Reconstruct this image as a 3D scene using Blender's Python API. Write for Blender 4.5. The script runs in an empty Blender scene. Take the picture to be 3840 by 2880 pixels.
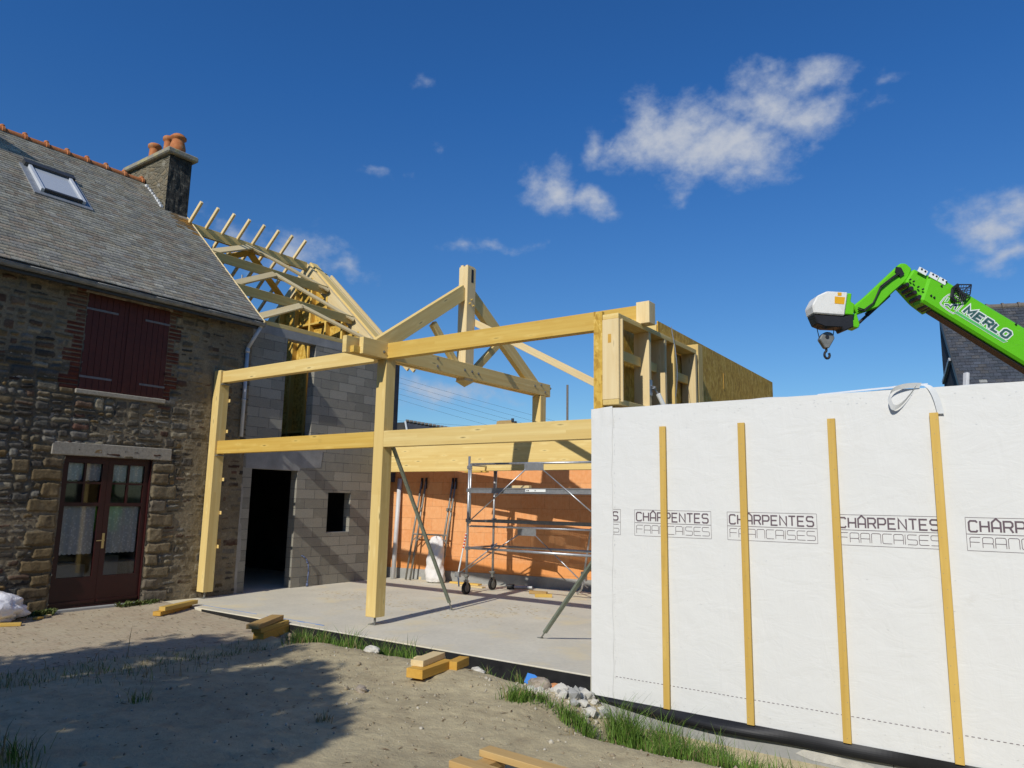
import bpy, bmesh, math, random
import numpy as np
from mathutils import Vector, Matrix

random.seed(7)
RNG = np.random.RandomState(11)
sc = bpy.context.scene
col = sc.collection
rad = math.radians

# ------------------------------------------------------------------ camera
CAM = Vector((12.309, -7.718, 1.797))
YAW, PITCH, ROLL = rad(35.4225), rad(9.1695), rad(1.0178)
fw = Vector((-math.sin(YAW) * math.cos(PITCH), math.cos(YAW) * math.cos(PITCH), math.sin(PITCH)))
r0 = Vector((math.cos(YAW), math.sin(YAW), 0))
u0 = r0.cross(fw)
rt = r0 * math.cos(ROLL) + u0 * math.sin(ROLL)
up = -r0 * math.sin(ROLL) + u0 * math.cos(ROLL)
cam = bpy.data.objects.new('camera', bpy.data.cameras.new('camera'))
col.objects.link(cam)
cam.matrix_world = Matrix(((rt.x, up.x, -fw.x, CAM.x), (rt.y, up.y, -fw.y, CAM.y), (rt.z, up.z, -fw.z, CAM.z), (0, 0, 0, 1)))
cam.data.sensor_width = 36
cam.data.lens = 25.55
cam.data.clip_end = 3000
cam.data.clip_start = 0.05
sc.camera = cam

# ------------------------------------------------------------------ light
SUN_EL = 35.0
SX, SY = 0.154, -0.988
sun = bpy.data.objects.new('sun', bpy.data.lights.new('sun', 'SUN'))
col.objects.link(sun)
sun.data.energy = 3.9
sun.data.angle = rad(0.53)
sun.data.color = (1.0, 0.955, 0.87)
sd = Vector((SX * math.cos(rad(SUN_EL)), SY * math.cos(rad(SUN_EL)), math.sin(rad(SUN_EL))))
sun.rotation_euler = sd.to_track_quat('Z', 'Y').to_euler()
sun.location = (20, -30, 30)

world = bpy.data.worlds.new('World')
sc.world = world
world.use_nodes = True
wt = world.node_tree
wt.nodes.clear()


class NT:
    """small node-tree builder"""
    def __init__(s, tree):
        s.t = tree

    def n(s, kind, **kw):
        nd = s.t.nodes.new(kind)
        for k, v in kw.items():
            setattr(nd, k, v)
        return nd

    def put(s, sock, v):
        if v is None:
            return
        if isinstance(v, bpy.types.NodeSocket):
            s.t.links.new(v, sock)
        else:
            sock.default_value = v

    def math(s, op, a, b=None, c=None, clamp=False):
        nd = s.n('ShaderNodeMath', operation=op, use_clamp=clamp)
        for i, v in enumerate((a, b, c)):
            s.put(nd.inputs[i], v)
        return nd.outputs[0]

    def vmath(s, op, a, b=None):
        nd = s.n('ShaderNodeVectorMath', operation=op)
        s.put(nd.inputs[0], a)
        s.put(nd.inputs[1], b)
        return nd.outputs[1] if op == 'DOT_PRODUCT' else nd.outputs[0]

    def noise(s, vec, scale, detail=4, rough=.55, dist=0):
        nd = s.n('ShaderNodeTexNoise')
        s.put(nd.inputs['Vector'], vec)
        nd.inputs['Scale'].default_value = scale
        nd.inputs['Detail'].default_value = detail
        nd.inputs['Roughness'].default_value = rough
        nd.inputs['Distortion'].default_value = dist
        return nd.outputs['Fac']

    def voro(s, vec, scale, feature='F1', out='Distance', rnd=1.0):
        nd = s.n('ShaderNodeTexVoronoi', feature=feature)
        s.put(nd.inputs['Vector'], vec)
        nd.inputs['Scale'].default_value = scale
        nd.inputs['Randomness'].default_value = rnd
        return nd.outputs[out]

    def ramp(s, v, stops, interp='LINEAR'):
        nd = s.n('ShaderNodeValToRGB')
        nd.color_ramp.interpolation = interp
        e = nd.color_ramp.elements
        while len(e) < len(stops):
            e.new(0.5)
        for el, (p, c) in zip(e, stops):
            el.position = p
            el.color = (c, c, c, 1) if isinstance(c, (int, float)) else (*c, 1)
        s.put(nd.inputs[0], v)
        return nd.outputs[0]

    def mix(s, f, a, b, blend='MIX'):
        nd = s.n('ShaderNodeMix', data_type='RGBA', blend_type=blend)
        s.put(nd.inputs[0], f)
        for i, v in ((6, a), (7, b)):
            if isinstance(v, tuple) and len(v) == 3:
                v = (*v, 1)
            s.put(nd.inputs[i], v)
        return nd.outputs[2]

    def mapping(s, vec, scale=(1, 1, 1), loc=(0, 0, 0), rot=(0, 0, 0)):
        nd = s.n('ShaderNodeMapping')
        s.put(nd.inputs['Vector'], vec)
        nd.inputs['Scale'].default_value = scale
        nd.inputs['Location'].default_value = loc
        nd.inputs['Rotation'].default_value = rot
        return nd.outputs[0]

    def range(s, v, a, b, c=0., d=1., smooth=False):
        nd = s.n('ShaderNodeMapRange')
        if smooth:
            nd.interpolation_type = 'SMOOTHSTEP'
        s.put(nd.inputs[0], v)
        for i, x in enumerate((a, b, c, d)):
            nd.inputs[i + 1].default_value = x
        return nd.outputs[0]

    def bump(s, h, strength=.5, dist=.01):
        nd = s.n('ShaderNodeBump')
        nd.inputs['Strength'].default_value = strength
        nd.inputs['Distance'].default_value = dist
        s.put(nd.inputs['Height'], h)
        return nd.outputs[0]


W = NT(wt)
sky = W.n('ShaderNodeTexSky', sky_type='NISHITA')
sky.sun_disc = False
sky.sun_elevation = rad(SUN_EL)
sky.sun_rotation = math.atan2(SX, SY)
sky.altitude = 100
sky.air_density = 1.0
sky.dust_density = 0.15
sky.ozone_density = 3.5
gen = W.n('ShaderNodeTexCoord').outputs['Generated']
nrm = W.vmath('NORMALIZE', gen)
hsv = W.n('ShaderNodeHueSaturation')
hsv.inputs['Hue'].default_value = 0.505
hsv.inputs['Saturation'].default_value = 1.12
hsv.inputs['Value'].default_value = 1.0
W.put(hsv.inputs['Color'], sky.outputs[0])
elev = W.n('ShaderNodeSeparateXYZ')
W.put(elev.inputs[0], nrm)
tint = W.mix(W.range(elev.outputs[2], .02, .50), (.78, .95, 1.0), (.45, .96, 1.33))
SKY_OUT = W.mix(1.0, hsv.outputs[0], tint, 'MULTIPLY')
# clouds of this sky: each a soft ellipse round its compass direction, broken up by noise (direction, half-width, half-height, weight)
CLOUDS = [
    (-.335, .822, .459, .092, .040, 1.1), (-.275, .857, .436, .090, .038, 1.1), (-.228, .850, .474, .065, .040, 1.05), 
    (-.188, .866, .462, .070, .032, .9), (-.168, .848, .503, .032, .022, .8), (-.222, .834, .506, .046, .014, .5),
    (-.362, .797, .485, .036, .030, .85), (-.497, .767, .407, .032, .034, 1.2), (-.456, .796, .394, .034, .018, .9),
    (-.433, .777, .459, .018, .028, .75), (-.405, .787, .465, .011, .022, .6), (-.013, .947, .318, .055, .034, .75),
    (.018, .943, .330, .045, .036, .8), (.003, .959, .282, .045, .018, .7), (-.764, .563, .315, .075, .026, .62),
    (-.722, .625, .296, .055, .014, .55), (-.800, .505, .326, .050, .022, .5), (-.65, .744, .150, .085, .020, .75),
    (-.669, .616, .416, .030, .009, .42), (-.598, .664, .448, .018, .012, .35), (-.570, .748, .338, .020, .009, .45),
    (-.600, .726, .330, .03, .009, .42), (-.594, .614, .519, .010, .008, .4), (-.53, .77, .338, .016, .010, .38),
    (-.09, .865, .495, .022, .010, .35), (-.33, .856, .397, .022, .012, .3)]
warp = W.n('ShaderNodeTexNoise')
W.put(warp.inputs['Vector'], nrm)
warp.inputs['Scale'].default_value = 9
warp.inputs['Detail'].default_value = 3
wv = W.vmath('SUBTRACT', warp.outputs['Color'], (.5, .5, .5))
wv = W.vmath('MULTIPLY', wv, (.09, .09, .09))
pos = W.vmath('ADD', nrm, wv)
dens = None
for cx, cy, cz, w, h, k in CLOUDS:
    d = Vector((cx, cy, cz)).normalized()
    ri = Vector((d.y, -d.x, 0)).normalized()
    ui = ri.cross(d)
    a = W.math('MULTIPLY_ADD', W.vmath('DOT_PRODUCT', pos, tuple(ri)), 1 / w, -d.dot(ri) / w)
    b = W.math('MULTIPLY_ADD', W.vmath('DOT_PRODUCT', pos, tuple(ui)), 1 / h, -d.dot(ui) / h)
    r2 = W.math('MULTIPLY_ADD', a, a, W.math('MULTIPLY', b, b))
    v = W.math('MULTIPLY_ADD', W.math('SQRT', r2), -k * .68, k)
    # only the half of the sky that faces this direction
    dens = v if dens is None else W.math('MAXIMUM', dens, v)
cn = W.noise(W.mapping(nrm, (1, 1, 1.5)), 17, 8, .58)
cn2 = W.noise(W.mapping(nrm, (1, 1, 1.3), (3, 1, 2)), 52, 6, .6)
cnn = W.math('ADD', W.math('MULTIPLY', W.math('SUBTRACT', cn, .5), 1.25), W.math('MULTIPLY', W.math('SUBTRACT', cn2, .5), .7))
df = W.math('ADD', dens, cnn)
front = W.range(W.vmath('DOT_PRODUCT', nrm, (-.45, .85, .3)), .3, .6)
alpha = W.math('MULTIPLY', W.range(df, .10, 1.05, 0, .93, True), front)
bg1 = W.n('ShaderNodeBackground')
W.put(bg1.inputs[0], SKY_OUT)
bg1.inputs[1].default_value = 0.089
bg2 = W.n('ShaderNodeBackground')
ccol = W.mix(W.range(df, .5, 1.5), (.43, .49, .60), (.60, .61, .64))
W.put(bg2.inputs[0], ccol)
bg2.inputs[1].default_value = 1.0
ms = W.n('ShaderNodeMixShader')
W.put(ms.inputs[0], alpha)
W.put(ms.inputs[1], bg1.outputs[0])
W.put(ms.inputs[2], bg2.outputs[0])
wo = W.n('ShaderNodeOutputWorld')
W.put(wo.inputs[0], ms.outputs[0])

sc.view_settings.view_transform = 'Standard'
sc.view_settings.look = 'None'
sc.view_settings.exposure = 0.0
sc.view_settings.gamma = 1.0
sc.cycles.max_bounces = 6
sc.cycles.transparent_max_bounces = 12
sc.cycles.use_denoising = True

# ------------------------------------------------------------------ materials
MATS = {}


def new_mat(name):
    m = bpy.data.materials.new(name)
    m.use_nodes = True
    t = m.node_tree
    b = t.nodes['Principled BSDF']
    b.inputs['Specular IOR Level'].default_value = .25
    MATS[name] = m
    N = NT(t)
    N.co = N.n('ShaderNodeTexCoord').outputs['Object']
    oi = N.n('ShaderNodeObjectInfo')
    N.rnd = oi.outputs['Random']
    N.b = b

    def done(c, r=.7, nrm=None, metal=0.):
        if isinstance(c, tuple):
            c = (*c, 1) if len(c) == 3 else c
        N.put(b.inputs['Base Color'], c)
        N.put(b.inputs['Roughness'], r)
        b.inputs['Metallic'].default_value = metal
        if nrm is not None:
            N.put(b.inputs['Normal'], nrm)
        return m
    N.done = done
    return N


def wood_mat(name, c1, c2, c3, lam=0.0, knots=.5):
    N = new_mat(name)
    off = N.vmath('MULTIPLY', N.n('ShaderNodeCombineXYZ').outputs[0], (0, 0, 0))
    cx = N.n('ShaderNodeCombineXYZ')
    N.put(cx.inputs[0], N.math('MULTIPLY', N.rnd, 37.))
    N.put(cx.inputs[1], N.math('MULTIPLY', N.rnd, 11.))
    p = N.vmath('ADD', N.co, cx.outputs[0])
    g = N.noise(N.mapping(p, (1.1, 26, 26)), 1.0, 5, .6, .4)
    g2 = N.noise(N.mapping(p, (.5, 5, 5)), 1.0, 3, .5, .8)
    base = N.mix(N.ramp(g, [(.3, 0.), (.7, 1.)]), c1, c2)
    base = N.mix(N.ramp(g2, [(.35, 0.), (.75, .6)]), base, c3)
    # glue-lam boards: planks of slightly different tone along the member
    if lam:
        fl = N.math('FLOOR', N.math('MULTIPLY', N.n('ShaderNodeSeparateXYZ').inputs[0] and p or p, 1.0)) if False else None
        sep = N.n('ShaderNodeSeparateXYZ')
        N.put(sep.inputs[0], p)
        lay = N.math('FLOOR', N.math('MULTIPLY', sep.outputs[2], 1 / lam))
        wn = N.n('ShaderNodeTexWhiteNoise', noise_dimensions='2D')
        cm = N.n('ShaderNodeCombineXYZ')
        N.put(cm.inputs[0], lay)
        N.put(cm.inputs[1], N.math('FLOOR', N.math('MULTIPLY_ADD', sep.outputs[0], .55, N.math('MULTIPLY', lay, .37))))
        N.put(wn.inputs['Vector'], cm.outputs[0])
        base = N.mix(N.math('MULTIPLY', wn.outputs[0], .75), base, c2)
        seam = N.math('FRACT', N.math('MULTIPLY', sep.outputs[2], 1 / lam))
        base = N.mix(N.ramp(seam, [(.0, .35), (.05, 0.)]), base, tuple(x * .6 for x in c2))
    kd = N.voro(N.mapping(p, (1.9, 9, 9)), 1.0)
    kk = N.voro(N.mapping(p, (1.9, 9, 9)), 1.0, out='Color')
    ks = N.n('ShaderNodeSeparateColor')
    N.put(ks.inputs[0], kk)
    kn = N.math('MULTIPLY', N.ramp(kd, [(.05, 1.), (.13, 0.)]), N.math('GREATER_THAN', ks.outputs[0], 1 - knots))
    halo = N.math('MULTIPLY', N.ramp(kd, [(.08, .6), (.30, 0.)]), N.math('GREATER_THAN', ks.outputs[0], 1 - knots))
    base = N.mix(halo, base, tuple(min(1, x * 1.08) for x in c3))
    base = N.mix(N.math('MULTIPLY', kn, .8), base, tuple(x * .34 for x in c2))
    st = N.noise(N.mapping(p, (1.3, 3, 3)), 1.7, 5, .65)
    base = N.mix(N.ramp(st, [(.60, 0.), (.78, .28)]), base, tuple(x * .62 for x in c2))
    tone = N.ramp(N.rnd, [(0, .86), (1, 1.08)])
    base = N.mix(1.0, base, tone, 'MULTIPLY')
    return N.done(base, .62, N.bump(g, .15, .003))


wood_mat('pale_pine', (.77, .60, .25), (.66, .465, .16), (.79, .635, .29), lam=.042, knots=.75)
wood_mat('honey_pine', (.75, .52, .125), (.63, .39, .075), (.77, .56, .165), lam=.042, knots=.7)
wood_mat('cream_pine', (.75, .60, .33), (.66, .48, .22), (.77, .64, .38), knots=.7)
wood_mat('treated_pine', (.63, .42, .105), (.54, .33, .065), (.66, .46, .13), knots=.3)
wood_mat('orange_pine', (.60, .35, .065), (.50, .26, .04), (.64, .39, .085), knots=.4)
wood_mat('old_plank', (.52, .34, .13), (.40, .24, .08), (.56, .39, .17), knots=.5)


def osb_mat(name, k=1.0):
    N = new_mat(name)
    p = N.vmath('ADD', N.co, (3.1, 7.7, 1.3))
    a = N.voro(N.mapping(p, (30, 26, 11), rot=(.5, .2, .3)), 1.0, out='Color')
    b = N.voro(N.mapping(p, (13, 32, 26), rot=(.9, .4, 1.1)), 1.0, out='Color')
    s1 = N.n('ShaderNodeSeparateColor'); N.put(s1.inputs[0], a)
    s2 = N.n('ShaderNodeSeparateColor'); N.put(s2.inputs[0], b)
    v = N.math('ADD', N.math('MULTIPLY', s1.outputs[0], .6), N.math('MULTIPLY', s2.outputs[1], .4))
    v = N.math('ADD', v, N.math('MULTIPLY', N.math('SUBTRACT', N.noise(p, 4, 4), .5), .5))
    c = N.ramp(v, [(.1, (.40 * k, .225 * k, .032 * k)), (.45, (.56 * k, .345 * k, .055 * k)), (.75, (.64 * k, .425 * k, .085 * k)), (1., (.72 * k, .51 * k, .15 * k))])
    return N.done(c, .6, N.bump(v, .3, .004))


osb_mat('osb', 1.0)


def concrete_mat(name, c, var=.12, sc_=3., bump=.2, stain=None):
    N = new_mat(name)
    n1 = N.noise(N.co, sc_, 6, .6)
    n2 = N.noise(N.co, sc_ * 14, 4, .6)
    lo = tuple(x * (1 - var * 1.6) for x in c)
    hi = tuple(min(1, x * (1 + var)) for x in c)
    b = N.mix(N.ramp(n1, [(.3, 0.), (.7, 1.)]), lo, hi)
    b = N.mix(N.ramp(n2, [(.35, .18), (.6, 0.)]), b, tuple(x * .55 for x in c))
    if stain:
        b = N.mix(N.ramp(N.noise(N.co, 1.1, 5, .62), [(.52, 0.), (.68, .75)]), b, stain)
    return N.done(b, .88, N.bump(n2, bump, .004))


concrete_mat('slab_concrete', (.64, .60, .485), .07, 1.2, .12, stain=(.70, .60, .38))
concrete_mat('raw_concrete', (.36, .36, .34), .10, 2.5, .25)
concrete_mat('lintel_concrete', (.30, .30, .29), .14, 3., .3)
concrete_mat('plinth_concrete', (.33, .33, .31), .15, 3., .3)
concrete_mat('cement_patch', (.34, .325, .29), .15, 4., .3)
concrete_mat('granite', (.34, .31, .25), .16, 26., .7)
concrete_mat('chalk_stone', (.55, .53, .47), .15, 8., .6)
concrete_mat('field_stone', (.34, .29, .23), .25, 9., .6)
concrete_mat('terracotta_shard', (.62, .27, .11), .12, 8., .4)
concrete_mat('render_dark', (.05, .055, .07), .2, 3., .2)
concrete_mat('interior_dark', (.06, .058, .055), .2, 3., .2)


def flat_mat(name, c, r=.5, metal=0., spec=.4, noise=0.06, scale=6):
    N = new_mat(name)
    n = N.noise(N.co, scale, 5, .6)
    b = N.mix(n, tuple(x * (1 - noise * 2) for x in c), tuple(min(1, x * (1 + noise)) for x in c))
    N.b.inputs['Specular IOR Level'].default_value = spec
    return N.done(b, r, None, metal)


flat_mat('bitumen', (.018, .018, .019), .55, noise=.5, scale=9)
flat_mat('rubber', (.02, .02, .02), .7, noise=.2)
flat_mat('black_plastic', (.012, .012, .013), .38, noise=.3)
flat_mat('galvanised', (.50, .52, .54), .38, .75, noise=.22, scale=18)
flat_mat('dull_steel', (.30, .30, .27), .5, .55, noise=.3, scale=14)
flat_mat('green_steel', (.27, .31, .24), .5, .35, noise=.25, scale=12)
flat_mat('zinc', (.34, .36, .38), .5, .4, noise=.25, scale=7)
flat_mat('gutter_zinc', (.25, .26, .26), .6, .2, noise=.35, scale=9)
flat_mat('pipe_white', (.52, .54, .57), .45, noise=.12, scale=4)
flat_mat('pvc_grey', (.60, .60, .60), .45, noise=.12, scale=7)
flat_mat('shutter_red', (.085, .015, .009), .6, noise=.25, scale=12)
flat_mat('door_red', (.038, .0075, .0068), .45, noise=.25, scale=12)
flat_mat('iron_strap', (.20, .20, .21), .6, .3, noise=.3, scale=20)
flat_mat('brass', (.55, .42, .2), .35, .8)
flat_mat('crane_green_pale', (.10, .50, .12), .4)
flat_mat('sticker_white', (.75, .78, .76), .4, noise=.02)
flat_mat('sticker_dark', (.045, .12, .11), .4)
flat_mat('sticker_yellow', (.78, .40, .01), .45)
flat_mat('machine_black', (.02, .02, .022), .5, noise=.3)
flat_mat('ink', (.135, .10, .115), .8, noise=.08, scale=30)
flat_mat('sling_white', (.66, .68, .68), .8, noise=.08, scale=14)
flat_mat('blue_plastic', (.03, .20, .60), .5)
flat_mat('red_band', (.60, .05, .05), .5)
flat_mat('cable_black', (.02, .02, .024), .6)
flat_mat('blue_hose', (.09, .12, .22), .5)
flat_mat('blue_chalk', (.16, .30, .62), .9, noise=.2, scale=12)
flat_mat('pole_wood', (.17, .145, .12), .8, noise=.3, scale=12)
flat_mat('bark', (.11, .08, .055), .9, noise=.4, scale=12)
flat_mat('flash_white', (.66, .67, .68), .6, noise=.15, scale=16)
flat_mat('dark_frame', (.045, .047, .05), .45)

N = new_mat('crane_green')
n = N.noise(N.co, 5, 6, .65)
n2 = N.noise(N.mapping(N.co, (3, 3, 9), rot=(0, .55, 0)), 3.5, 6, .72)
c = N.mix(n, (.115, .49, .011), (.135, .55, .014))
c = N.mix(N.ramp(n2, [(.60, 0.), (.74, .55)]), c, (.30, .50, .17))
c = N.mix(N.ramp(N.noise(N.co, 11, 6, .75), [(.62, 0.), (.74, .6)]), c, (.055, .17, .02))
N.done(c, N.ramp(n, [(.3, .3), (.7, .5)]))

N = new_mat('winch_white')
n = N.noise(N.co, 6, 6, .65)
N.done(N.mix(N.ramp(n, [(.5, 0.), (.75, .6)]), (.74, .73, .68), (.36, .33, .26)), .5)

N = new_mat('membrane')
n = N.noise(N.mapping(N.co, (1.0, 1.0, 2.2)), 2.6, 5, .62, .6)
n2 = N.noise(N.co, 60, 3, .5)
n3 = N.noise(N.mapping(N.co, (3, 1, .7), rot=(0, .5, 0)), 2.2, 4, .6, 1.2)
dirt = N.noise(N.co, 5.0, 6, .7)
c = N.mix(N.ramp(dirt, [(.60, 0.), (.80, .25)]), (.680, .682, .655), (.50, .47, .40))
hh = N.math('ADD', N.math('MULTIPLY', n, .7), N.math('ADD', N.math('MULTIPLY', n3, .6), N.math('MULTIPLY', n2, .03)))
N.done(c, .62, N.bump(hh, .30, .03))

N = new_mat('sack_white')
n = N.noise(N.co, 9, 5, .65, .6)
N.done(N.mix(n, (.66, .63, .60), (.78, .76, .73)), .6, N.bump(n, .6, .03))
N = new_mat('film_white')
n = N.noise(N.co, 7, 5, .65, 1.)
N.b.inputs['Specular IOR Level'].default_value = .5
N.done(N.mix(n, (.72, .72, .76), (.84, .84, .86)), .3, N.bump(n, .7, .04))


def attr_mat(name, rough=.85, nsc=30, bump=.4, bd=.006, k=.35):
    """colour comes from the stone or slate each face belongs to (its own colour), broken up by fine grain"""
    N = new_mat(name)
    at = N.n('ShaderNodeAttribute', attribute_name='Col')
    n = N.noise(N.co, nsc, 6, .65)
    n2 = N.noise(N.co, nsc * .17, 4, .6)
    g = N.ramp(n, [(.25, 1 - k), (.75, 1 + k * .6)])
    c = N.mix(1., at.outputs[0], g, 'MULTIPLY')
    c = N.mix(1., c, N.ramp(n2, [(.3, .8), (.7, 1.15)]), 'MULTIPLY')
    return N.done(c, rough, N.bump(n, bump, bd))


attr_mat('rubble_stone', .9, 38, .7, .012)
attr_mat('slate', .62, 26, .35, .004, .5)

# concrete blocks: 0.5 x 0.2 m
N = new_mat('cinder_block')
pv = N.mapping(N.co, (1, 1, 1), rot=(0, 0, 0))
sep = N.n('ShaderNodeSeparateXYZ'); N.put(sep.inputs[0], pv)
cb = N.n('ShaderNodeCombineXYZ')
N.put(cb.inputs[0], N.math('ADD', sep.outputs[1], sep.outputs[0]))
N.put(cb.inputs[1], sep.outputs[2])
br = N.n('ShaderNodeTexBrick')
br.offset = .5
N.put(br.inputs['Vector'], cb.outputs[0])
br.inputs['Scale'].default_value = 1
br.inputs['Brick Width'].default_value = .50
br.inputs['Row Height'].default_value = .197
br.inputs['Mortar Size'].default_value = .0055
br.inputs['Mortar Smooth'].default_value = .25
br.inputs['Bias'].default_value = 0
br.inputs['Color1'].default_value = (.215, .205, .17, 1)
br.inputs['Color2'].default_value = (.325, .31, .26, 1)
br.inputs['Mortar'].default_value = (.12, .118, .11, 1)
n = N.noise(N.co, 90, 4, .7)
n2 = N.noise(N.co, 3.2, 5, .6)
c = N.mix(1., br.outputs['Color'], N.ramp(n, [(.3, .72), (.7, 1.18)]), 'MULTIPLY')
c = N.mix(N.ramp(n2, [(.5, 0.), (.75, .5)]), c, (.30, .275, .215))
sm = N.noise(N.mapping(N.co, (2.2, 2.2, 6)), 2.0, 6, .7)
c = N.mix(N.math('MULTIPLY', N.ramp(sm, [(.55, 0.), (.66, .8)]), N.ramp(br.outputs['Fac'], [(.0, .25), (.3, 1.)])), c, (.36, .345, .31))
hgt = N.math('SUBTRACT', N.math('MULTIPLY', n, .35), br.outputs['Fac'])
N.done(c, .92, N.bump(hgt, .7, .008))

# big hollow clay bricks, vertical fluting
N = new_mat('clay_brick')
sep = N.n('ShaderNodeSeparateXYZ'); N.put(sep.inputs[0], N.co)
cb = N.n('ShaderNodeCombineXYZ')
N.put(cb.inputs[0], sep.outputs[0]); N.put(cb.inputs[1], sep.outputs[2])
br = N.n('ShaderNodeTexBrick')
br.offset = .43
N.put(br.inputs['Vector'], cb.outputs[0])
br.inputs['Scale'].default_value = 1
br.inputs['Brick Width'].default_value = .56
br.inputs['Row Height'].default_value = .275
br.inputs['Mortar Size'].default_value = .004
br.inputs['Mortar Smooth'].default_value = .2
br.inputs['Color1'].default_value = (.72, .305, .11, 1)
br.inputs['Color2'].default_value = (.78, .38, .16, 1)
br.inputs['Mortar'].default_value = (.50, .21, .08, 1)
wv = N.n('ShaderNodeTexWave', wave_type='BANDS', bands_direction='X')
N.put(wv.inputs['Vector'], N.co)
wv.inputs['Scale'].default_value = 11
dash = N.noise(N.mapping(N.co, (40, 40, 7)), 1, 3, .6)
n = N.noise(N.co, 12, 5, .65)
c = N.mix(N.ramp(n, [(.4, 0.), (.75, .5)]), br.outputs['Color'], (.84, .50, .26))
c = N.mix(N.ramp(sep.outputs[2], [(.42, .55), (.56, 0.)]), c, (.70, .27, .065))
c = N.mix(N.math('MULTIPLY', N.ramp(wv.outputs[0], [(.35, .22), (.6, 0.)]), N.ramp(dash, [(.42, 0.), (.55, 1.)])), c, (.52, .20, .07))
hgt = N.math('SUBTRACT', N.math('MULTIPLY', wv.outputs[0], .4), br.outputs['Fac'])
N.done(c, .85, N.bump(hgt, .5, .008))

# earth
N = new_mat('dirt')
n1 = N.noise(N.co, .7, 6, .6)
n2 = N.noise(N.co, 9, 6, .7)
n3 = N.noise(N.co, 70, 4, .7)
vd = N.voro(N.co, 34)
c = N.mix(N.ramp(n1, [(.35, 0.), (.65, 1.)]), (.42, .355, .215), (.53, .455, .28))
c = N.mix(N.ramp(n2, [(.35, .45), (.6, 0.)]), c, (.31, .255, .165))
c = N.mix(N.ramp(n3, [(.55, 0.), (.8, .5)]), c, (.53, .48, .36))
c = N.mix(N.ramp(N.noise(N.co, 2.3, 5, .7), [(.50, 0.), (.68, .65)]), c, (.31, .25, .155))
cd = N.n('ShaderNodeVectorMath', operation='LENGTH'); N.put(cd.inputs[0], N.vmath('SUBTRACT', N.co, (7., -4., 0.)))
c = N.mix(N.range(cd.outputs['Value'], 9, 13), c, (.055, .075, .025))
hh = N.math('ADD', N.math('MULTIPLY', n2, .9), N.math('ADD', N.math('MULTIPLY', n3, .30), N.math('MULTIPLY', vd, -.10)))
N.done(c, .95, N.bump(hh, .75, .035))

N = new_mat('old_paving')
pv = N.mapping(N.co, (1, 1, 1), rot=(0, 0, rad(90)))
br = N.n('ShaderNodeTexBrick')
N.put(br.inputs['Vector'], N.vmath('ADD', pv, N.vmath('MULTIPLY', N.n('ShaderNodeTexNoise').outputs['Color'], (.0, .0, 0))))
br.inputs['Scale'].default_value = 1
br.inputs['Brick Width'].default_value = .22
br.inputs['Row Height'].default_value = .11
br.inputs['Mortar Size'].default_value = .008
br.inputs['Mortar Smooth'].default_value = .6
br.inputs['Color1'].default_value = (.47, .39, .265, 1)
br.inputs['Color2'].default_value = (.43, .33, .23, 1)
br.inputs['Mortar'].default_value = (.30, .25, .165, 1)
n = N.noise(N.co, 1.6, 6, .65)
n2 = N.noise(N.co, 45, 4, .7)
c = N.mix(N.ramp(n, [(.3, .85), (.62, .1)]), br.outputs['Color'], (.50, .435, .305))
c = N.mix(N.ramp(N.noise(N.co, 11, 5, .7), [(.57, 0.), (.70, .65)]), c, (.24, .175, .105))
c = N.mix(N.ramp(n2, [(.3, .4), (.55, 0.)]), c, (.24, .20, .15))
N.done(c, .95, N.bump(N.math('SUBTRACT', N.math('MULTIPLY', n2, .5), N.math('MULTIPLY', br.outputs['Fac'], .5)), .5, .01))

N = new_mat('grass_blade')
at = N.n('ShaderNodeAttribute', attribute_name='Col')
N.done(at.outputs[0], .55)
N.b.inputs['Specular IOR Level'].default_value = .2
N = new_mat('leaf')
at = N.n('ShaderNodeAttribute', attribute_name='Col')
N.done(at.outputs[0], .5)

N = new_mat('terracotta')
n = N.noise(N.co, 14, 5, .65)
c = N.mix(N.ramp(n, [(.35, 0.), (.7, 1.)]), (.40, .13, .045), (.50, .20, .075))
c = N.mix(N.ramp(N.noise(N.co, 5, 6, .7), [(.56, 0.), (.7, .7)]), c, (.40, .33, .20))
N.done(c, .8, N.bump(n, .3, .008))

N = new_mat('chimney_stone')
v = N.voro(N.mapping(N.co, (1, 1, 1.7)), 5.5, 'DISTANCE_TO_EDGE', 'Distance')
vc = N.voro(N.mapping(N.co, (1, 1, 1.7)), 5.5, out='Color')
sp = N.n('ShaderNodeSeparateColor'); N.put(sp.inputs[0], vc)
c = N.ramp(sp.outputs[0], [(0., (.12, .105, .07)), (.4, (.17, .145, .095)), (.7, (.22, .17, .10)), (1., (.15, .135, .105))])
c = N.mix(N.ramp(v, [(.02, 1.), (.09, 0.)]), c, (.20, .18, .13))
n = N.noise(N.co, 16, 6, .7)
c = N.mix(N.ramp(n, [(.3, .6), (.5, 0.)]), c, (.10, .09, .07))
c = N.mix(N.ramp(N.noise(N.co, 4, 6, .7), [(.57, 0.), (.68, .7)]), c, (.46, .45, .40))
N.done(c, .92, N.bump(N.math('ADD', N.ramp(v, [(0., 0.), (.15, 1.)]), N.math('MULTIPLY', n, .6)), .8, .03))
N = new_mat('chimney_dark')  # dark mottled material for one side of the chimney
n = N.noise(N.co, 9, 6, .75)
c = N.ramp(n, [(.35, (.022, .022, .020)), (.55, (.055, .052, .045)), (.62, (.16, .145, .11)), (.75, (.20, .19, .16))])
N.done(c, .92, N.bump(n, .8, .03))
N = new_mat('lichen_cap')
n = N.noise(N.co, 6, 6, .72)
c = N.mix(N.ramp(n, [(.5, 0.), (.62, .8)]), (.27, .25, .205), (.42, .36, .17))
N.done(c, .92, N.bump(n, .6, .02))

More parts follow.
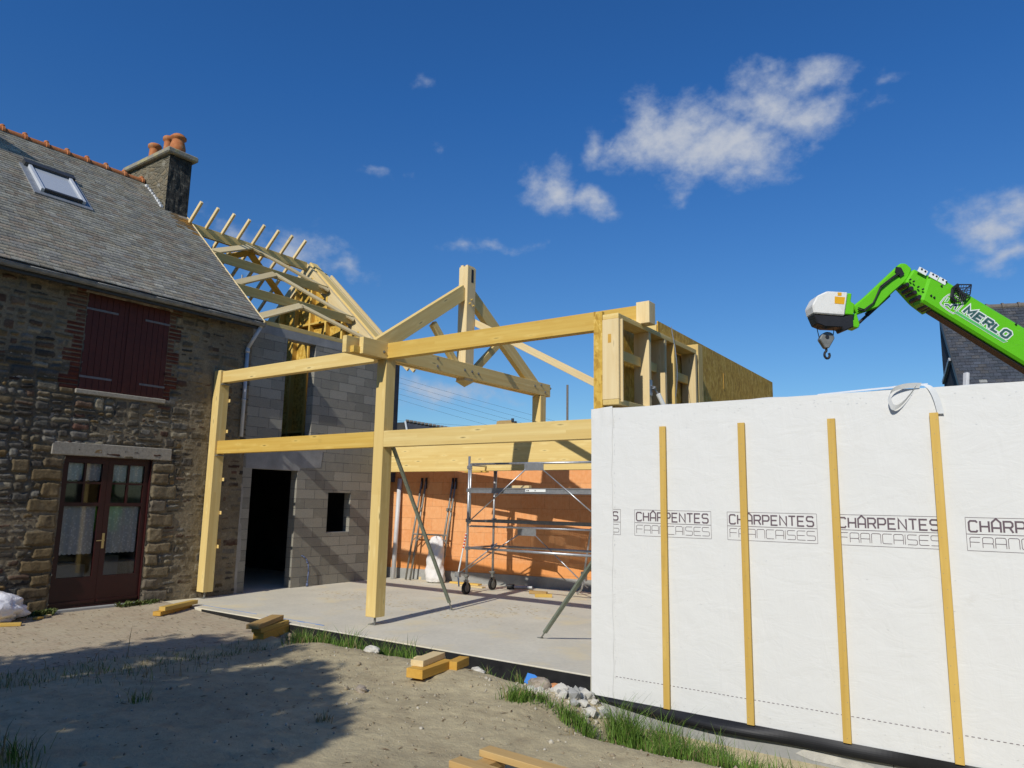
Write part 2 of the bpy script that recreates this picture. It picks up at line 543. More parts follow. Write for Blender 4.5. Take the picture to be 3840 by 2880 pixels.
N = new_mat('lace')
v = N.voro(N.co, 24)
n = N.noise(N.mapping(N.co, (1, 9, .6)), 2.5, 3)
al = N.ramp(v, [(.2, .97), (.42, .70)])
c = N.mix(n, (.60, .60, .58), (.80, .80, .77))
N.done(c, .8)
N.put(N.b.inputs['Alpha'], al)
N = new_mat('window_pane')
N.t.nodes.clear()
o = N.n('ShaderNodeOutputMaterial')
g = N.n('ShaderNodeBsdfGlossy'); g.inputs['Roughness'].default_value = .03
tr = N.n('ShaderNodeBsdfTransparent')
fr = N.n('ShaderNodeFresnel'); fr.inputs[0].default_value = 1.45
mx = N.n('ShaderNodeMixShader')
N.put(mx.inputs[0], fr.outputs[0]); N.put(mx.inputs[1], tr.outputs[0]); N.put(mx.inputs[2], g.outputs[0])
N.put(o.inputs[0], mx.outputs[0])
N = new_mat('skylight_pane')
N.b.inputs['Specular IOR Level'].default_value = .9
n = N.noise(N.co, 1.5, 3)
N.done(N.mix(n, (.40, .43, .46), (.52, .54, .56)), .12)  # whitish reflection put into the pane colour
N = new_mat('mesh_guard')
N.done((.02, .02, .02), .6)
gx = N.n('ShaderNodeTexWave', wave_type='BANDS', bands_direction='X'); gx.inputs['Scale'].default_value = 9
gz = N.n('ShaderNodeTexWave', wave_type='BANDS', bands_direction='Z'); gz.inputs['Scale'].default_value = 9
N.put(gx.inputs['Vector'], N.co); N.put(gz.inputs['Vector'], N.co)
N.put(N.b.inputs['Alpha'], N.math('GREATER_THAN', N.math('MAXIMUM', gx.outputs[0], gz.outputs[0]), .86))

N = new_mat('deck_grating')
N.done((.40, .42, .44), .45, None, .6)

# ------------------------------------------------------------------ helpers


def tag(o, label=None, cat=None, group=None, kind=None):
    if label: o['label'] = label
    if cat: o['category'] = cat
    if group: o['group'] = group
    if kind: o['kind'] = kind
    return o


def thing(name, label, cat, loc=(0, 0, 0), group=None):
    o = bpy.data.objects.new(name, None)
    o.location = loc
    o.empty_display_size = .2
    col.objects.link(o)
    return tag(o, label, cat, group)


LOCS = {}


def world_of(o):
    m = o.matrix_parent_inverse @ o.matrix_basis
    # all roots are pure translations; compute without depsgraph
    if o.parent is None:
        return o.matrix_basis.copy()
    return world_of(o.parent) @ o.matrix_parent_inverse @ o.matrix_basis


def link(name, me, parent=None, mat=None, M=None, smooth=False):
    if mat is not None:
        for m in (mat if isinstance(mat, (list, tuple)) else [mat]):
            me.materials.append(MATS[m])
    if smooth:
        me.polygons.foreach_set('use_smooth', [True] * len(me.polygons))
    o = bpy.data.objects.new(name, me)
    col.objects.link(o)
    if parent is not None:
        o.parent = parent
        o.matrix_parent_inverse = world_of(parent).inverted()
    if M is not None:
        o.matrix_basis = M
    return o


class MB:
    def __init__(s):
        s.v, s.f, s.m = [], [], []

    def quad(s, *p, mi=0):
        i = len(s.v)
        s.v += [tuple(q) for q in p]
        s.f.append(tuple(range(i, i + len(p))))
        s.m.append(mi)
        return s

    def box(s, x0, x1, y0, y1, z0, z1, mi=0):
        i = len(s.v)
        s.v += [(x0, y0, z0), (x1, y0, z0), (x1, y1, z0), (x0, y1, z0), (x0, y0, z1), (x1, y0, z1), (x1, y1, z1), (x0, y1, z1)]
        for q in ((0, 3, 2, 1), (4, 5, 6, 7), (0, 1, 5, 4), (1, 2, 6, 5), (2, 3, 7, 6), (3, 0, 4, 7)):
            s.f.append(tuple(i + k for k in q))
            s.m.append(mi)
        return s

    def tube(s, p0, p1, r, n=10, r1=None, mi=0, cap=True):
        p0, p1 = Vector(p0), Vector(p1)
        r1 = r if r1 is None else r1
        d = (p1 - p0).normalized()
        a = d.orthogonal().normalized()
        b = d.cross(a)
        i = len(s.v)
        for p, rr in ((p0, r), (p1, r1)):
            for k in range(n):
                t = 2 * math.pi * k / n
                s.v.append(tuple(p + (a * math.cos(t) + b * math.sin(t)) * rr))
        for k in range(n):
            s.f.append((i + k, i + (k + 1) % n, i + n + (k + 1) % n, i + n + k)); s.m.append(mi)
        if cap:
            s.f.append(tuple(i + k for k in reversed(range(n)))); s.m.append(mi)
            s.f.append(tuple(i + n + k for k in range(n))); s.m.append(mi)
        return s

    def path(s, pts, r, n=8):
        for a, b in zip(pts[:-1], pts[1:]):
            s.tube(a, b, r, n)
        return s

    def lathe(s, prof, c=(0, 0, 0), n=20, mi=0):
        i = len(s.v)
        for r, z in prof:
            for k in range(n):
                t = 2 * math.pi * k / n
                s.v.append((c[0] + r * math.cos(t), c[1] + r * math.sin(t), c[2] + z))
        for j in range(len(prof) - 1):
            for k in range(n):
                s.f.append((i + j * n + k, i + j * n + (k + 1) % n, i + (j + 1) * n + (k + 1) % n, i + (j + 1) * n + k)); s.m.append(mi)
        return s

    def prism(s, poly, frame, d0, d1, mi=0):
        """poly in 2D, frame = (origin, ax, ay, n): extruded from d0 to d1 along n"""
        o, ax, ay, nn = [Vector(q) for q in frame]
        i = len(s.v)
        k = len(poly)
        for d in (d0, d1):
            for a, b in poly:
                s.v.append(tuple(o + ax * a + ay * b + nn * d))
        area = sum(poly[j][0] * poly[(j + 1) % k][1] - poly[(j + 1) % k][0] * poly[j][1] for j in range(k))
        s.f.append(tuple(i + j for j in range(k))); s.m.append(mi)
        s.f.append(tuple(i + k + j for j in reversed(range(k)))); s.m.append(mi)
        for j in range(k):
            s.f.append((i + j, i + k + j, i + k + (j + 1) % k, i + (j + 1) % k)); s.m.append(mi)
        return s

    def mesh(s, name):
        me = bpy.data.meshes.new(name)
        me.from_pydata(s.v, [], s.f)
        me.polygons.foreach_set('material_index', s.m)
        bm = bmesh.new(); bm.from_mesh(me)
        bmesh.ops.recalc_face_normals(bm, faces=bm.faces[:])
        bm.to_mesh(me); bm.free()
        me.update()
        return me

    def build(s, name, mat, parent=None, smooth=False, bevel=0.):
        me = s.mesh(name)
        if bevel:
            bm = bmesh.new(); bm.from_mesh(me)
            bmesh.ops.remove_doubles(bm, verts=bm.verts[:], dist=1e-6)
            bmesh.ops.bevel(bm, geom=bm.edges[:], offset=bevel, segments=1, affect='EDGES')
            bm.to_mesh(me); bm.free()
        return link(name, me, parent, mat, None, smooth)


def beam(name, p0, p1, w, h, mat, parent=None, upv=(0, 0, 1), bevel=.004, cut0=0., cut1=0.):
    """a squared timber from p0 to p1 (centre line), w across, h along upv; its local X is the grain. cut0/cut1 slant the ends."""
    p0, p1 = Vector(p0), Vector(p1)
    x = (p1 - p0)
    L = x.length
    x.normalize()
    z = Vector(upv) - x * x.dot(Vector(upv))
    if z.length < 1e-4:
        z = x.orthogonal()
    z.normalize()
    y = z.cross(x)
    v = []
    for xx, ct in ((-L / 2, cut0), (L / 2, cut1)):
        for yy, zz in ((-w / 2, -h / 2), (w / 2, -h / 2), (w / 2, h / 2), (-w / 2, h / 2)):
            v.append((xx + ct * zz, yy, zz))
    f = [(0, 3, 2, 1), (4, 5, 6, 7), (0, 1, 5, 4), (1, 2, 6, 5), (2, 3, 7, 6), (3, 0, 4, 7)]
    me = bpy.data.meshes.new(name)
    me.from_pydata(v, [], f)
    bm = bmesh.new(); bm.from_mesh(me)
    bmesh.ops.recalc_face_normals(bm, faces=bm.faces[:])
    if bevel:
        bmesh.ops.bevel(bm, geom=bm.edges[:], offset=min(bevel, w * .2, h * .2), segments=1, affect='EDGES')
    bm.to_mesh(me); bm.free()
    c = (p0 + p1) / 2
    M = Matrix(((x.x, y.x, z.x, c.x), (x.y, y.y, z.y, c.y), (x.z, y.z, z.z, c.z), (0, 0, 0, 1)))
    return link(name, me, parent, mat, M)


NOISE_T = {}


def vnoise(x, y, seed=0):
    """value noise on arrays"""
    if seed not in NOISE_T:
        NOISE_T[seed] = np.random.RandomState(seed).rand(256, 256)
    T = NOISE_T[seed]
    xi = np.floor(x).astype(int); yi = np.floor(y).astype(int)
    fx = x - xi; fy = y - yi
    fx = fx * fx * (3 - 2 * fx); fy = fy * fy * (3 - 2 * fy)
    g = lambda a, b: T[a % 256, b % 256]
    return (g(xi, yi) * (1 - fx) + g(xi + 1, yi) * fx) * (1 - fy) + (g(xi, yi + 1) * (1 - fx) + g(xi + 1, yi + 1) * fx) * fy


def fbm(x, y, seed=0, o=4):
    s = 0; a = .5
    for k in range(o):
        s = s + a * vnoise(x * 2 ** k + 17.3 * k, y * 2 ** k + 9.1 * k, seed + k)
        a *= .5
    return s


def set_col(me, arr):
    a = me.color_attributes.new('Col', 'FLOAT_COLOR', 'POINT')
    c = np.ones((len(me.vertices), 4), np.float32)
    c[:, :3] = arr
    a.data.foreach_set('color', c.ravel())


def np_mesh(name, V, F):
    me = bpy.data.meshes.new(name)
    V = np.asarray(V, np.float32); F = np.asarray(F, np.int32)
    me.vertices.add(len(V)); me.vertices.foreach_set('co', V.ravel())
    k = F.shape[1]
    me.loops.add(F.size); me.loops.foreach_set('vertex_index', F.ravel())
    me.polygons.add(len(F)); me.polygons.foreach_set('loop_start', np.arange(0, F.size, k, dtype=np.int32))
    me.update(calc_edges=True); me.validate()
    return me


def smoothstep(a, b, x):
    t = np.clip((x - a) / (b - a), 0, 1)
    return t * t * (3 - 2 * t)


# ------------------------------------------------------------------ ground, slab, paving

def ground_z(x, y):
    x = np.asarray(x, float); y = np.asarray(y, float)
    base = -.10 + .055 * np.clip((-1.2 - y) / 2.2, 0, 3.0)
    base = base + .05 * (fbm(x * .9, y * .9, 3) - .45) + .034 * (fbm(x * 4.1, y * 4.1, 8) - .45) + .016 * (fbm(x * 13, y * 13, 12) - .45)
    crest = .07 * np.exp(-((y + 1.35) / .42) ** 2) * smoothstep(4.0, 4.9, x) * (1 - smoothstep(7.2, 8.0, x))
    z = base + crest
    tr = smoothstep(-1.12, -.78, y) * (1 - smoothstep(8.3, 8.7, x))
    z = z * (1 - tr) + (-.235 + .06 * smoothstep(7.6, 8.2, x)) * tr
    # strip of weeds beside the old paving lies a little lower
    ws = np.exp(-((x - 3.95) / .33) ** 2) * smoothstep(-1.0, -1.5, y)
    z = z - .07 * ws
    # the ground falls to the footing of the wrapped wall
    d = -.65 - y
    fall = smoothstep(1.75, .25, d) * smoothstep(8.25, 8.95, x)
    z = z * (1 - fall) + (-.52 - .012 * (x - 9)) * fall
    # below the slab and the paving
    und = smoothstep(3.62, 3.5, x) + smoothstep(-.70, -.60, y)
    z = np.where(und > .5, -.42, z)
    far = smoothstep(11, 30, np.abs(x - 7)) + smoothstep(9, 30, np.abs(y + 4))
    return z * (1 - np.clip(far, 0, 1)) + (-.35) * np.clip(far, 0, 1)


xs = np.concatenate([[-600, -250, -100, -50, -25, -12, -6, 0, 2, 3], np.arange(3.4, 11.6, .035), [12, 12.6, 13.4, 15, 18, 24, 35, 60, 110, 250, 600]])
ys = np.concatenate([[-600, -250, -100, -50, -28, -18, -13, -11, -9.5, -8.6, -8, -7.5, -7], np.arange(-6.6, -.58, .035), [-.4, 0, 2, 5, 9, 14, 22, 40, 80, 160, 300, 600]])
X, Y = np.meshgrid(xs, ys, indexing='ij')
Z = ground_z(X, Y)
nx, ny = len(xs), len(ys)
idx = np.arange(nx * ny).reshape(nx, ny)
F = np.stack([idx[:-1, :-1], idx[1:, :-1], idx[1:, 1:], idx[:-1, 1:]], -1).reshape(-1, 4)
me = np_mesh('ground', np.stack([X, Y, Z], -1).reshape(-1, 3), F)
tag(link('ground', me, None, 'dirt', smooth=True), kind='structure')

b = MB().box(-5.5, 8.365, -.643, 7.2, -.40, 0)
slab = tag(b.build('concrete_slab', 'slab_concrete', bevel=.006), kind='structure')
MB().box(1.2, 8.36, -.651, -.6435, -.34, -.014).build('bitumen_coating', 'bitumen', slab)
# blue chalk line snapped along the slab edge
cl = MB()
for (x0, x1) in ((.9, 2.35), (2.6, 3.85)):
    cl.box(x0, x1, -.44, -.432, .001, .0045)
for (x0, x1) in ((3.35, 3.5), (3.75, 3.92)):
    cl.box(x0, x1, -.46, -.432, .001, .005)
cl.build('chalk_line', 'blue_chalk', slab)

# old paving in front of the house: tilts from the house wall down to the yard
xs = np.linspace(0.0, 3.62, 80); ys = np.linspace(-9, -.665, 130)
X, Y = np.meshgrid(xs, ys, indexing='ij')
Z = -.006 - .031 * X + .012 * (fbm(X * 2.2, Y * 2.2, 21) - .45) + .022 * smoothstep(-1.2, -.8, Y) * (1 - smoothstep(.6, 1.3, X))
Z = Z - .12 * smoothstep(3.45, 3.62, X)
idx = np.arange(X.size).reshape(X.shape)
F = np.stack([idx[:-1, :-1], idx[1:, :-1], idx[1:, 1:], idx[:-1, 1:]], -1).reshape(-1, 4)
tag(link('paving', np_mesh('paving', np.stack([X, Y, Z], -1).reshape(-1, 3), F), None, 'old_paving', smooth=True), kind='structure')


def paving_z(x, y=-2):
    return -.006 - .031 * x


# ------------------------------------------------------------------ old stone house
house = thing('stone_house', 'old rubble stone house with slate roof, dark red shutters and dark red glazed doors', 'house', (-3.7, -3, 0))
PITCHR = rad(42.04)


def roof_z(x):                       # plane shared by the old roof and the new framing
    return 5.219 + (.276 - x) * math.tan(PITCHR)


# --- front wall: a real relief of laid stones
RES = .0125
y0w, y1w, z0w, z1w = -4.75, .725, -.15, 5.30
ny = int(round((y1w - y0w) / RES)) + 1
nz = int(round((z1w - z0w) / RES)) + 1
Yg, Zg = np.meshgrid(y0w + RES * np.arange(ny), z0w + RES * np.arange(nz), indexing='ij')
rects = []          # y0,y1,z0,z1,colour,relief
PAL = [(.22, .185, .135), (.25, .195, .12), (.19, .17, .14), (.29, .24, .165), (.11, .10, .09), (.20, .135, .10), (.33, .285, .21), (.25, .24, .225), (.16, .09, .07), (.36, .25, .12), (.21, .20, .185), (.31, .30, .275), (.09, .08, .072), (.27, .255, .235), (.40, .36, .28)]


def kd(a0, a1, b0, b1):
    w, h = a1 - a0, b1 - b0
    mw = random.uniform(.18, .56); mh = random.uniform(.08, .26)
    if w > mw and (w / mw > h / mh):
        t = a0 + w * random.uniform(.36, .64)
        kd(a0, t, b0, b1); kd(t, a1, b0, b1)
    elif h > mh:
        t = b0 + h * random.uniform(.36, .64)
        kd(a0, a1, b0, t); kd(a0, a1, t, b1)
    else:
        c = random.choice(PAL)
        k = random.uniform(.6, 1.4)
        rects.append((a0, a1, b0, b1, tuple(q * k for q in c), random.uniform(.5, 1.2)))


zz = z0w
while zz < z1w:                      # loose, broken courses
    hh = random.uniform(.30, .62)
    yy = y0w - random.uniform(0, .5)
    while yy < y1w:
        ww = random.uniform(.5, 1.1)
        kd(yy, yy + ww, zz, zz + hh)
        yy += ww
    zz += hh
# dressed quoins of the doorway
zq = 0.0
k = 0
while zq < 2.36:
    h = random.uniform(.17, .27)
    w = .43 if k % 2 == 0 else .27
    c = random.choice([(.33, .275, .19), (.30, .24, .16), (.36, .29, .19), (.29, .25, .20)])
    rects.append((-1.035, -1.035 + w + random.uniform(-.04, .06), zq, min(zq + h, 2.39), c, 1.25))
    w = .30 if k % 2 == 0 else .45
    c = random.choice([(.28, .21, .12), (.25, .19, .11), (.22, .17, .11)])
    rects.append((-2.455 - w, -2.455, zq, min(zq + h, 2.39), c, 1.1))
    zq += h
    k += 1
# brick jambs of the upper window
zq = 3.44
k = 0
while zq < 5.1:
    w = .30 if (k // 3) % 2 == 0 else .17
    for sy in (0, 1):
        rd = random.uniform(.85, 1.15)
        c = (.20 * rd, .062 * rd, .042 * rd)
        ww = w + random.uniform(-.02, .02) if sy == 0 else (.13 if (k // 3) % 2 == 0 else .24)
        rects.append((-2.372 - ww, -2.372, zq, zq + .0735, c, .55) if sy == 0 else (-.978, -.978 + ww, zq, zq + .0735, c, .55))
    zq += .0725
    k += 1
wy = .022 * (fbm(Yg * 7, Zg * 7, 41) - .47) * 2 + .012 * (fbm(Yg * 21, Zg * 21, 42) - .47) * 2
wz = .020 * (fbm(Yg * 6 + 5, Zg * 7, 43) - .47) * 2 + .010 * (fbm(Yg * 23, Zg * 23, 44) - .47) * 2
Yw, Zw = Yg + wy, Zg + wz
H = np.zeros_like(Yg)
C = np.zeros(Yg.shape + (3,))
MORT = np.array((.30, .265, .205))
C[:] = MORT * .8
mort_n = fbm(Yg * 9, Zg * 9, 51)
for (a0, a1, b0, b1, c, rel) in rects:
    i0, i1 = max(0, int((a0 - .06 - y0w) / RES)), min(ny, int((a1 + .06 - y0w) / RES) + 2)
    j0, j1 = max(0, int((b0 - .06 - z0w) / RES)), min(nz, int((b1 + .06 - z0w) / RES) + 2)
    if i0 >= i1 or j0 >= j1:
        continue
    yy, zz = Yw[i0:i1, j0:j1], Zw[i0:i1, j0:j1]
    brick = rel == .55
    if brick:
        yy, zz = Yg[i0:i1, j0:j1], Zg[i0:i1, j0:j1]
    inside = (yy > a0) & (yy < a1) & (zz > b0) & (zz < b1)
    rr = .004 if brick else .032
    g = .004 if brick else .011
    qx = np.maximum(np.abs(yy - (a0 + a1) / 2) - (a1 - a0) / 2 + rr + g, 0)
    qz = np.maximum(np.abs(zz - (b0 + b1) / 2) - (b1 - b0) / 2 + rr + g, 0)
    dist = rr - np.hypot(qx, qz) + np.minimum(np.maximum(np.abs(yy - (a0 + a1) / 2) - (a1 - a0) / 2 + rr + g, np.abs(zz - (b0 + b1) / 2) - (b1 - b0) / 2 + rr + g), 0) * -1
    hgt = rel * .030 * smoothstep(0, .030, dist) * (1 + .5 * (vnoise(yy * 9 + a0 * 7, zz * 9, 60) - .5))
    cc = np.where((dist > 0)[..., None], np.array(c), MORT * .72)
    H[i0:i1, j0:j1] = np.where(inside, hgt, H[i0:i1, j0:j1])
    C[i0:i1, j0:j1] = np.where(inside[..., None], cc, C[i0:i1, j0:j1])
# flush lime pointing covers much of the stonework towards the corner and under the eaves
fl = smoothstep(-.75, -.30, Yg + .5 * (fbm(Yg * 2.6, Zg * 2.6, 61) - .47)) * .9
fl = np.maximum(fl, smoothstep(3.7, 4.5, Zg + .6 * (fbm(Yg * 2, Zg * 2, 62) - .47)) * .55)
fl = np.maximum(fl, (fbm(Yg * 1.4, Zg * 1.4, 63) > .56) * .35)
lim = .021 * fl + .012 * fl * (mort_n - .45)
brk = (C[..., 0] > 2.4 * C[..., 2]) & (C[..., 0] > 2.2 * C[..., 1])
lim = np.where(brk, lim * .2, lim)
cover = (H < lim)
pt = np.array((.44, .375, .275)) * (.85 + .35 * (fbm(Yg * 3, Zg * 3, 64) - .45))[..., None]
C = np.where((cover & (fl > .05))[..., None], pt, C)
veil = np.clip(fl * .62, 0, 1)[..., None] * smoothstep(.38, .55, fbm(Yg * 4.5, Zg * 4.5, 65))[..., None]
C = (C * (1 - veil) + pt * veil) * np.array((.58, .565, .51))
H = np.maximum(H, lim) + .010 * (fbm(Yg * 14, Zg * 14, 52) - .45) + .005 * (fbm(Yg * 38, Zg * 38, 53, 2) - .4)
hole = ((Yg > -2.455) & (Yg < -1.035) & (Zg < 2.395) & (Zg > -.1)) | ((Yg > -2.372) & (Yg < -.978) & (Zg > 3.45) & (Zg < 5.04))
hc = hole[:-1, :-1] & hole[1:, :-1] & hole[1:, 1:] & hole[:-1, 1:]
idx = np.arange(ny * nz).reshape(ny, nz)
F = np.stack([idx[:-1, :-1], idx[1:, :-1], idx[1:, 1:], idx[:-1, 1:]], -1)[~hc].reshape(-1, 4)
V = np.stack([H, Yg, Zg], -1).reshape(-1, 3)
used = np.unique(F)
remap = -np.ones(len(V), int); remap[used] = np.arange(len(used))
me = np_mesh('wall', V[used], remap[F])
set_col(me, C.reshape(-1, 3)[used])
link('wall', me, house, 'rubble_stone', smooth=True)
# the body of the walls behind that face (openings left free)
b = MB()
for (a0, a1, c0, c1) in ((-9, -2.455, -.2, 5.28), (-1.035, .722, -.2, 5.28), (-2.455, -1.035, 2.395, 3.45), (-2.455, -2.372, 3.45, 5.28), (-1.035, -1.034, 3.45, 5.28), (-2.372, -.978, 5.04, 5.28)):
    b.box(-.50, -.002, a0, a1, c0, c1)
b.box(-.50, -.004, -1.0335, -.978, 3.45, 5.27)
b.box(-7.9, -7.4, -9, .722, -.2, 5.28)
b.box(-7.4, -.5, -9.4, -9, -.2, 5.28)
link('wall_core', b.mesh('wall_core'), house, 'field_stone')
# gable wall of the old house
g = MB()
pl = [(-7.9, -.2), (-.01, -.2), (-.01, 5.28), (-3.8, 8.72), (-7.9, 5.28)]
g.prism(pl, ((0, 0, 0), (1, 0, 0), (0, 0, 1), (0, 1, 0)), .30, .715)
g.build('gable', 'granite', house)
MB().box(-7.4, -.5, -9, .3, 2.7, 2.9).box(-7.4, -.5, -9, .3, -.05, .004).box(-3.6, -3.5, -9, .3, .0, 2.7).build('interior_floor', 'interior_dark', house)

# lintel and sill
MB().box(-.12, .032, -2.66, -.722, 2.39, 2.598).build('lintel', 'granite', house, bevel=.012)
MB().box(-.10, .045, -2.42, -.93, 3.375, 3.452).build('window_sill', 'granite', house, bevel=.012)
MB().box(-.10, .02, -2.42, -.93, 5.036, 5.16).build('window_lintel', 'field_stone', house, bevel=.012)
MB().box(-.42, .05, -2.45, -1.04, -.05, .035).build('threshold', 'raw_concrete', house, bevel=.01)

# shutters
for s, (a0, a1) in enumerate(((-2.374, -1.672), (-1.664, -.974))):
    b = MB()
    nb = 7
    for k in range(nb):
        w = (a1 - a0) / nb
        b.box(-.03, .016, a0 + k * w + .0015, a0 + (k + 1) * w - .0015, 3.455, 5.034)
    sh = b.build('shutter', 'shutter_red', house, bevel=.004)
    for z in (3.66, 4.78):
        bb = MB()
        if s == 0:
            bb.box(.0165, .0225, a0 - .01, a0 + .50, z - .017, z + .017)
        else:
            bb.box(.0165, .0225, a1 - .44, a1 + .01, z - .017, z + .017)
        bb.build('hinge_strap', 'iron_strap', sh)
    if s == 0:
        MB().box(.0155, .026, a1 - .03, a1 + .03, 3.47, 5.02).build('meeting_strip', 'shutter_red', sh)

# glazed double door
XD = -.10
for s, (a0, a1) in enumerate(((-2.44, -1.745), (-1.741, -1.05))):
    b = MB()
    fwid = .085
    b.box(XD, XD + .05, a0, a0 + fwid, .06, 2.36).box(XD, XD + .05, a1 - fwid, a1, .06, 2.36)
    b.box(XD, XD + .05, a0 + fwid, a1 - fwid, .06, .50).box(XD, XD + .05, a0 + fwid, a1 - fwid, 2.28, 2.36)
    b.box(XD, XD + .05, a0 + fwid, a1 - fwid, 1.60, 1.66)
    b.box(XD + .004, XD + .046, a0 + fwid, a1 - fwid, 1.955, 1.985)
    ym = (a0 + a1) / 2
    b.box(XD + .006, XD + .044, ym - .016, ym + .016, 1.66, 1.955).box(XD + .006, XD + .044, ym - .016, ym + .016, 1.985, 2.28)
    b.box(XD + .05, XD + .075, a0 + .02, a1 - .02, .10, .135)
    d = b.build('door', 'door_red', house)
    MB().box(XD + .018, XD + .024, a0 + fwid, a1 - fwid, .50, 2.28).build('pane', 'window_pane', d)
    # lace: short valance above, half curtain below, scalloped hems
    for (z0, z1, gap) in ((2.02, 2.30, .10), (.86, 1.60, .07)):
        for (q0, q1) in (((a0 + fwid, ym - .016), (ym + .016, a1 - fwid)) if z0 > 2 else ((a0 + fwid + .01, a1 - fwid - .01),)):
            nn = 36
            v, f = [], []
            for k in range(nn + 1):
                yy = q0 + (q1 - q0) * k / nn
                dz = .018 * abs(math.sin((yy - q0) / (q1 - q0) * math.pi * (3 if z0 > 2 else 7)))
                xx = XD - .03 + .012 * math.sin(yy * 48) + .006 * math.sin(yy * 21 + 2)
                v += [(xx, yy, z0 - dz), (xx, yy, z1)]
                if k:
                    i = 2 * k
                    f.append((i - 2, i, i + 1, i - 1))
            mm = bpy.data.meshes.new('curtain'); mm.from_pydata(v, [], f)
            link('curtain', mm, d, 'lace', smooth=True)
    if s == 1:
        hb = MB().box(XD + .05, XD + .056, a0 + .012, a0 + .05, .93, 1.17)
        hb.tube((XD + .056, a0 + .03, 1.06), (XD + .095, a0 + .03, 1.06), .010).tube((XD + .092, a0 + .03, 1.06), (XD + .092, a0 - .09, 1.055), .009)
        hb.build('handle', 'brass', d)
fr = MB().box(XD - .04, XD + .065, -2.455, -2.441, .03, 2.394).box(XD - .04, -.003, -1.049, -1.0345, .03, 2.394).box(XD - .04, XD + .065, -2.441, -1.049, 2.362, 2.394).box(XD - .04, XD + .07, -2.441, -1.049, .036, .06)
fr.build('door_frame', 'door_red', house)
for sy, q in ((-1, -2.456), (1, -1.034)):
    pass
# pale furniture seen through the glass
MB().box(-1.6, -.9, -2.35, -1.55, .0, .62).box(-1.5, -.8, -1.45, -1.05, .0, .75).build('interior_furniture', 'raw_concrete', house)

# slates: every slate its own little tilted plate
us = Vector((-math.cos(PITCHR), 0, math.sin(PITCHR)))
un = Vector((math.sin(PITCHR), 0, math.cos(PITCHR)))
E0 = Vector((.31, 0, roof_z(.31)))
Lr = (0.31 + 3.80) / math.cos(PITCHR)
EXPO, SW = .104, .19
V, Fq, Cc = [], [], []
nrow = int(Lr / EXPO)
for r in range(nrow):
    s0 = r * EXPO
    yy = -6.3 - (SW / 2 if r % 2 else 0)
    row_l = random.uniform(-.004, .004)
    while yy < .73:
        w = SW + random.uniform(-.012, .012)
        ya, yb = yy + .002, min(yy + w - .002, .735 + random.uniform(-.012, .01))
        yy += w
        if yb - ya < .02:
            continue
        lo = s0 + row_l + random.uniform(-.006, .006)
        hi = s0 + EXPO + .03
        h0 = .010 + random.uniform(-.002, .003)
        tl = random.uniform(-.002, .002)
        i = len(V)
        for (yv, sv, hv) in ((ya, lo, h0 + tl), (yb, lo, h0 - tl), (yb, hi, .002), (ya, hi, .002), (ya, lo, h0 - .008), (yb, lo, h0 - .008)):
            p = E0 + us * sv + un * hv
            V.append((p.x, yv, p.z))
        Fq += [(i, i + 1, i + 2, i + 3), (i + 4, i + 5, i + 1, i)]
        k = random.gauss(1, .095)
        base = random.choice([(.40, .365, .285), (.42, .385, .305), (.36, .33, .275), (.40, .345, .25), (.375, .305, .225)])
        px = E0 + us * (s0 + .05)
        dl = math.hypot((px.x + 2.50) / .30, (ya - .42) / .26)
        if dl < 1.0 + random.uniform(-.5, .3):
            base = (.40, .20, .045) if random.random() < .45 else (.30, .20, .10)
        elif random.random() < .02:
            base = (.33, .30, .25)
        Cc += [tuple(q * k for q in base)] * 6
me = np_mesh('roof', V, Fq)
set_col(me, np.array(Cc))
roof = link('roof', me, house, 'slate')
rb = MB()
Ez = E0 - un * .004
for sgn in (1,):
    pa = E0 - un * .006
    pb = E0 + us * (Lr + .02) - un * .006
    rb.prism([(0, 0), (Lr + .02, 0), (Lr + .02, -.07), (0, -.07)], (tuple(pa), tuple(us), tuple(un), (0, 1, 0)), -9.2, .722)
rb.build('roof_deck', 'dark_frame', house)
# rear slope
mx_ = -3.80
rp = MB().prism([(0, 0), (Lr + .02, 0), (Lr + .02, -.07), (0, -.07)], ((-7.91, 0, roof_z(.31)), (math.cos(PITCHR), 0, math.sin(PITCHR)), (-math.sin(PITCHR), 0, math.cos(PITCHR)), (0, 1, 0)), -9.2, .72)
rp.build('rear_roof', 'dark_frame', house)
# verge board and white mortar flashing beside the chimney
beam('verge_board', (.33, .748, roof_z(.33) - .015), (-2.85, .748, roof_z(-2.85) - .015), .022, .06, 'cream_pine', house)
fl_ = MB()
for k in range(9):
    x = -3.66 + k * .09
    fl_.box(x, x + .094, .135 + random.uniform(0, .035), .195, roof_z(x + .06) - .01, roof_z(x + .06) + .045 + random.uniform(0, .02))
fl_.build('flashing', 'flash_white', house)
# roof window
def rp(y, s_, h):
    p = E0 + us * s_ + un * h
    return (p.x, y, p.z)


def roof_box(m, ya, yb, sa, sb, ha, hb, mi=0):
    i = len(m.v)
    m.v += [rp(ya, sa, ha), rp(yb, sa, ha), rp(yb, sb, ha), rp(ya, sb, ha), rp(ya, sa, hb), rp(yb, sa, hb), rp(yb, sb, hb), rp(ya, sb, hb)]
    for q_ in ((0, 3, 2, 1), (4, 5, 6, 7), (0, 1, 5, 4), (1, 2, 6, 5), (2, 3, 7, 6), (3, 0, 4, 7)):
        m.f.append(tuple(i + k for k in q_)); m.m.append(mi)
    return m


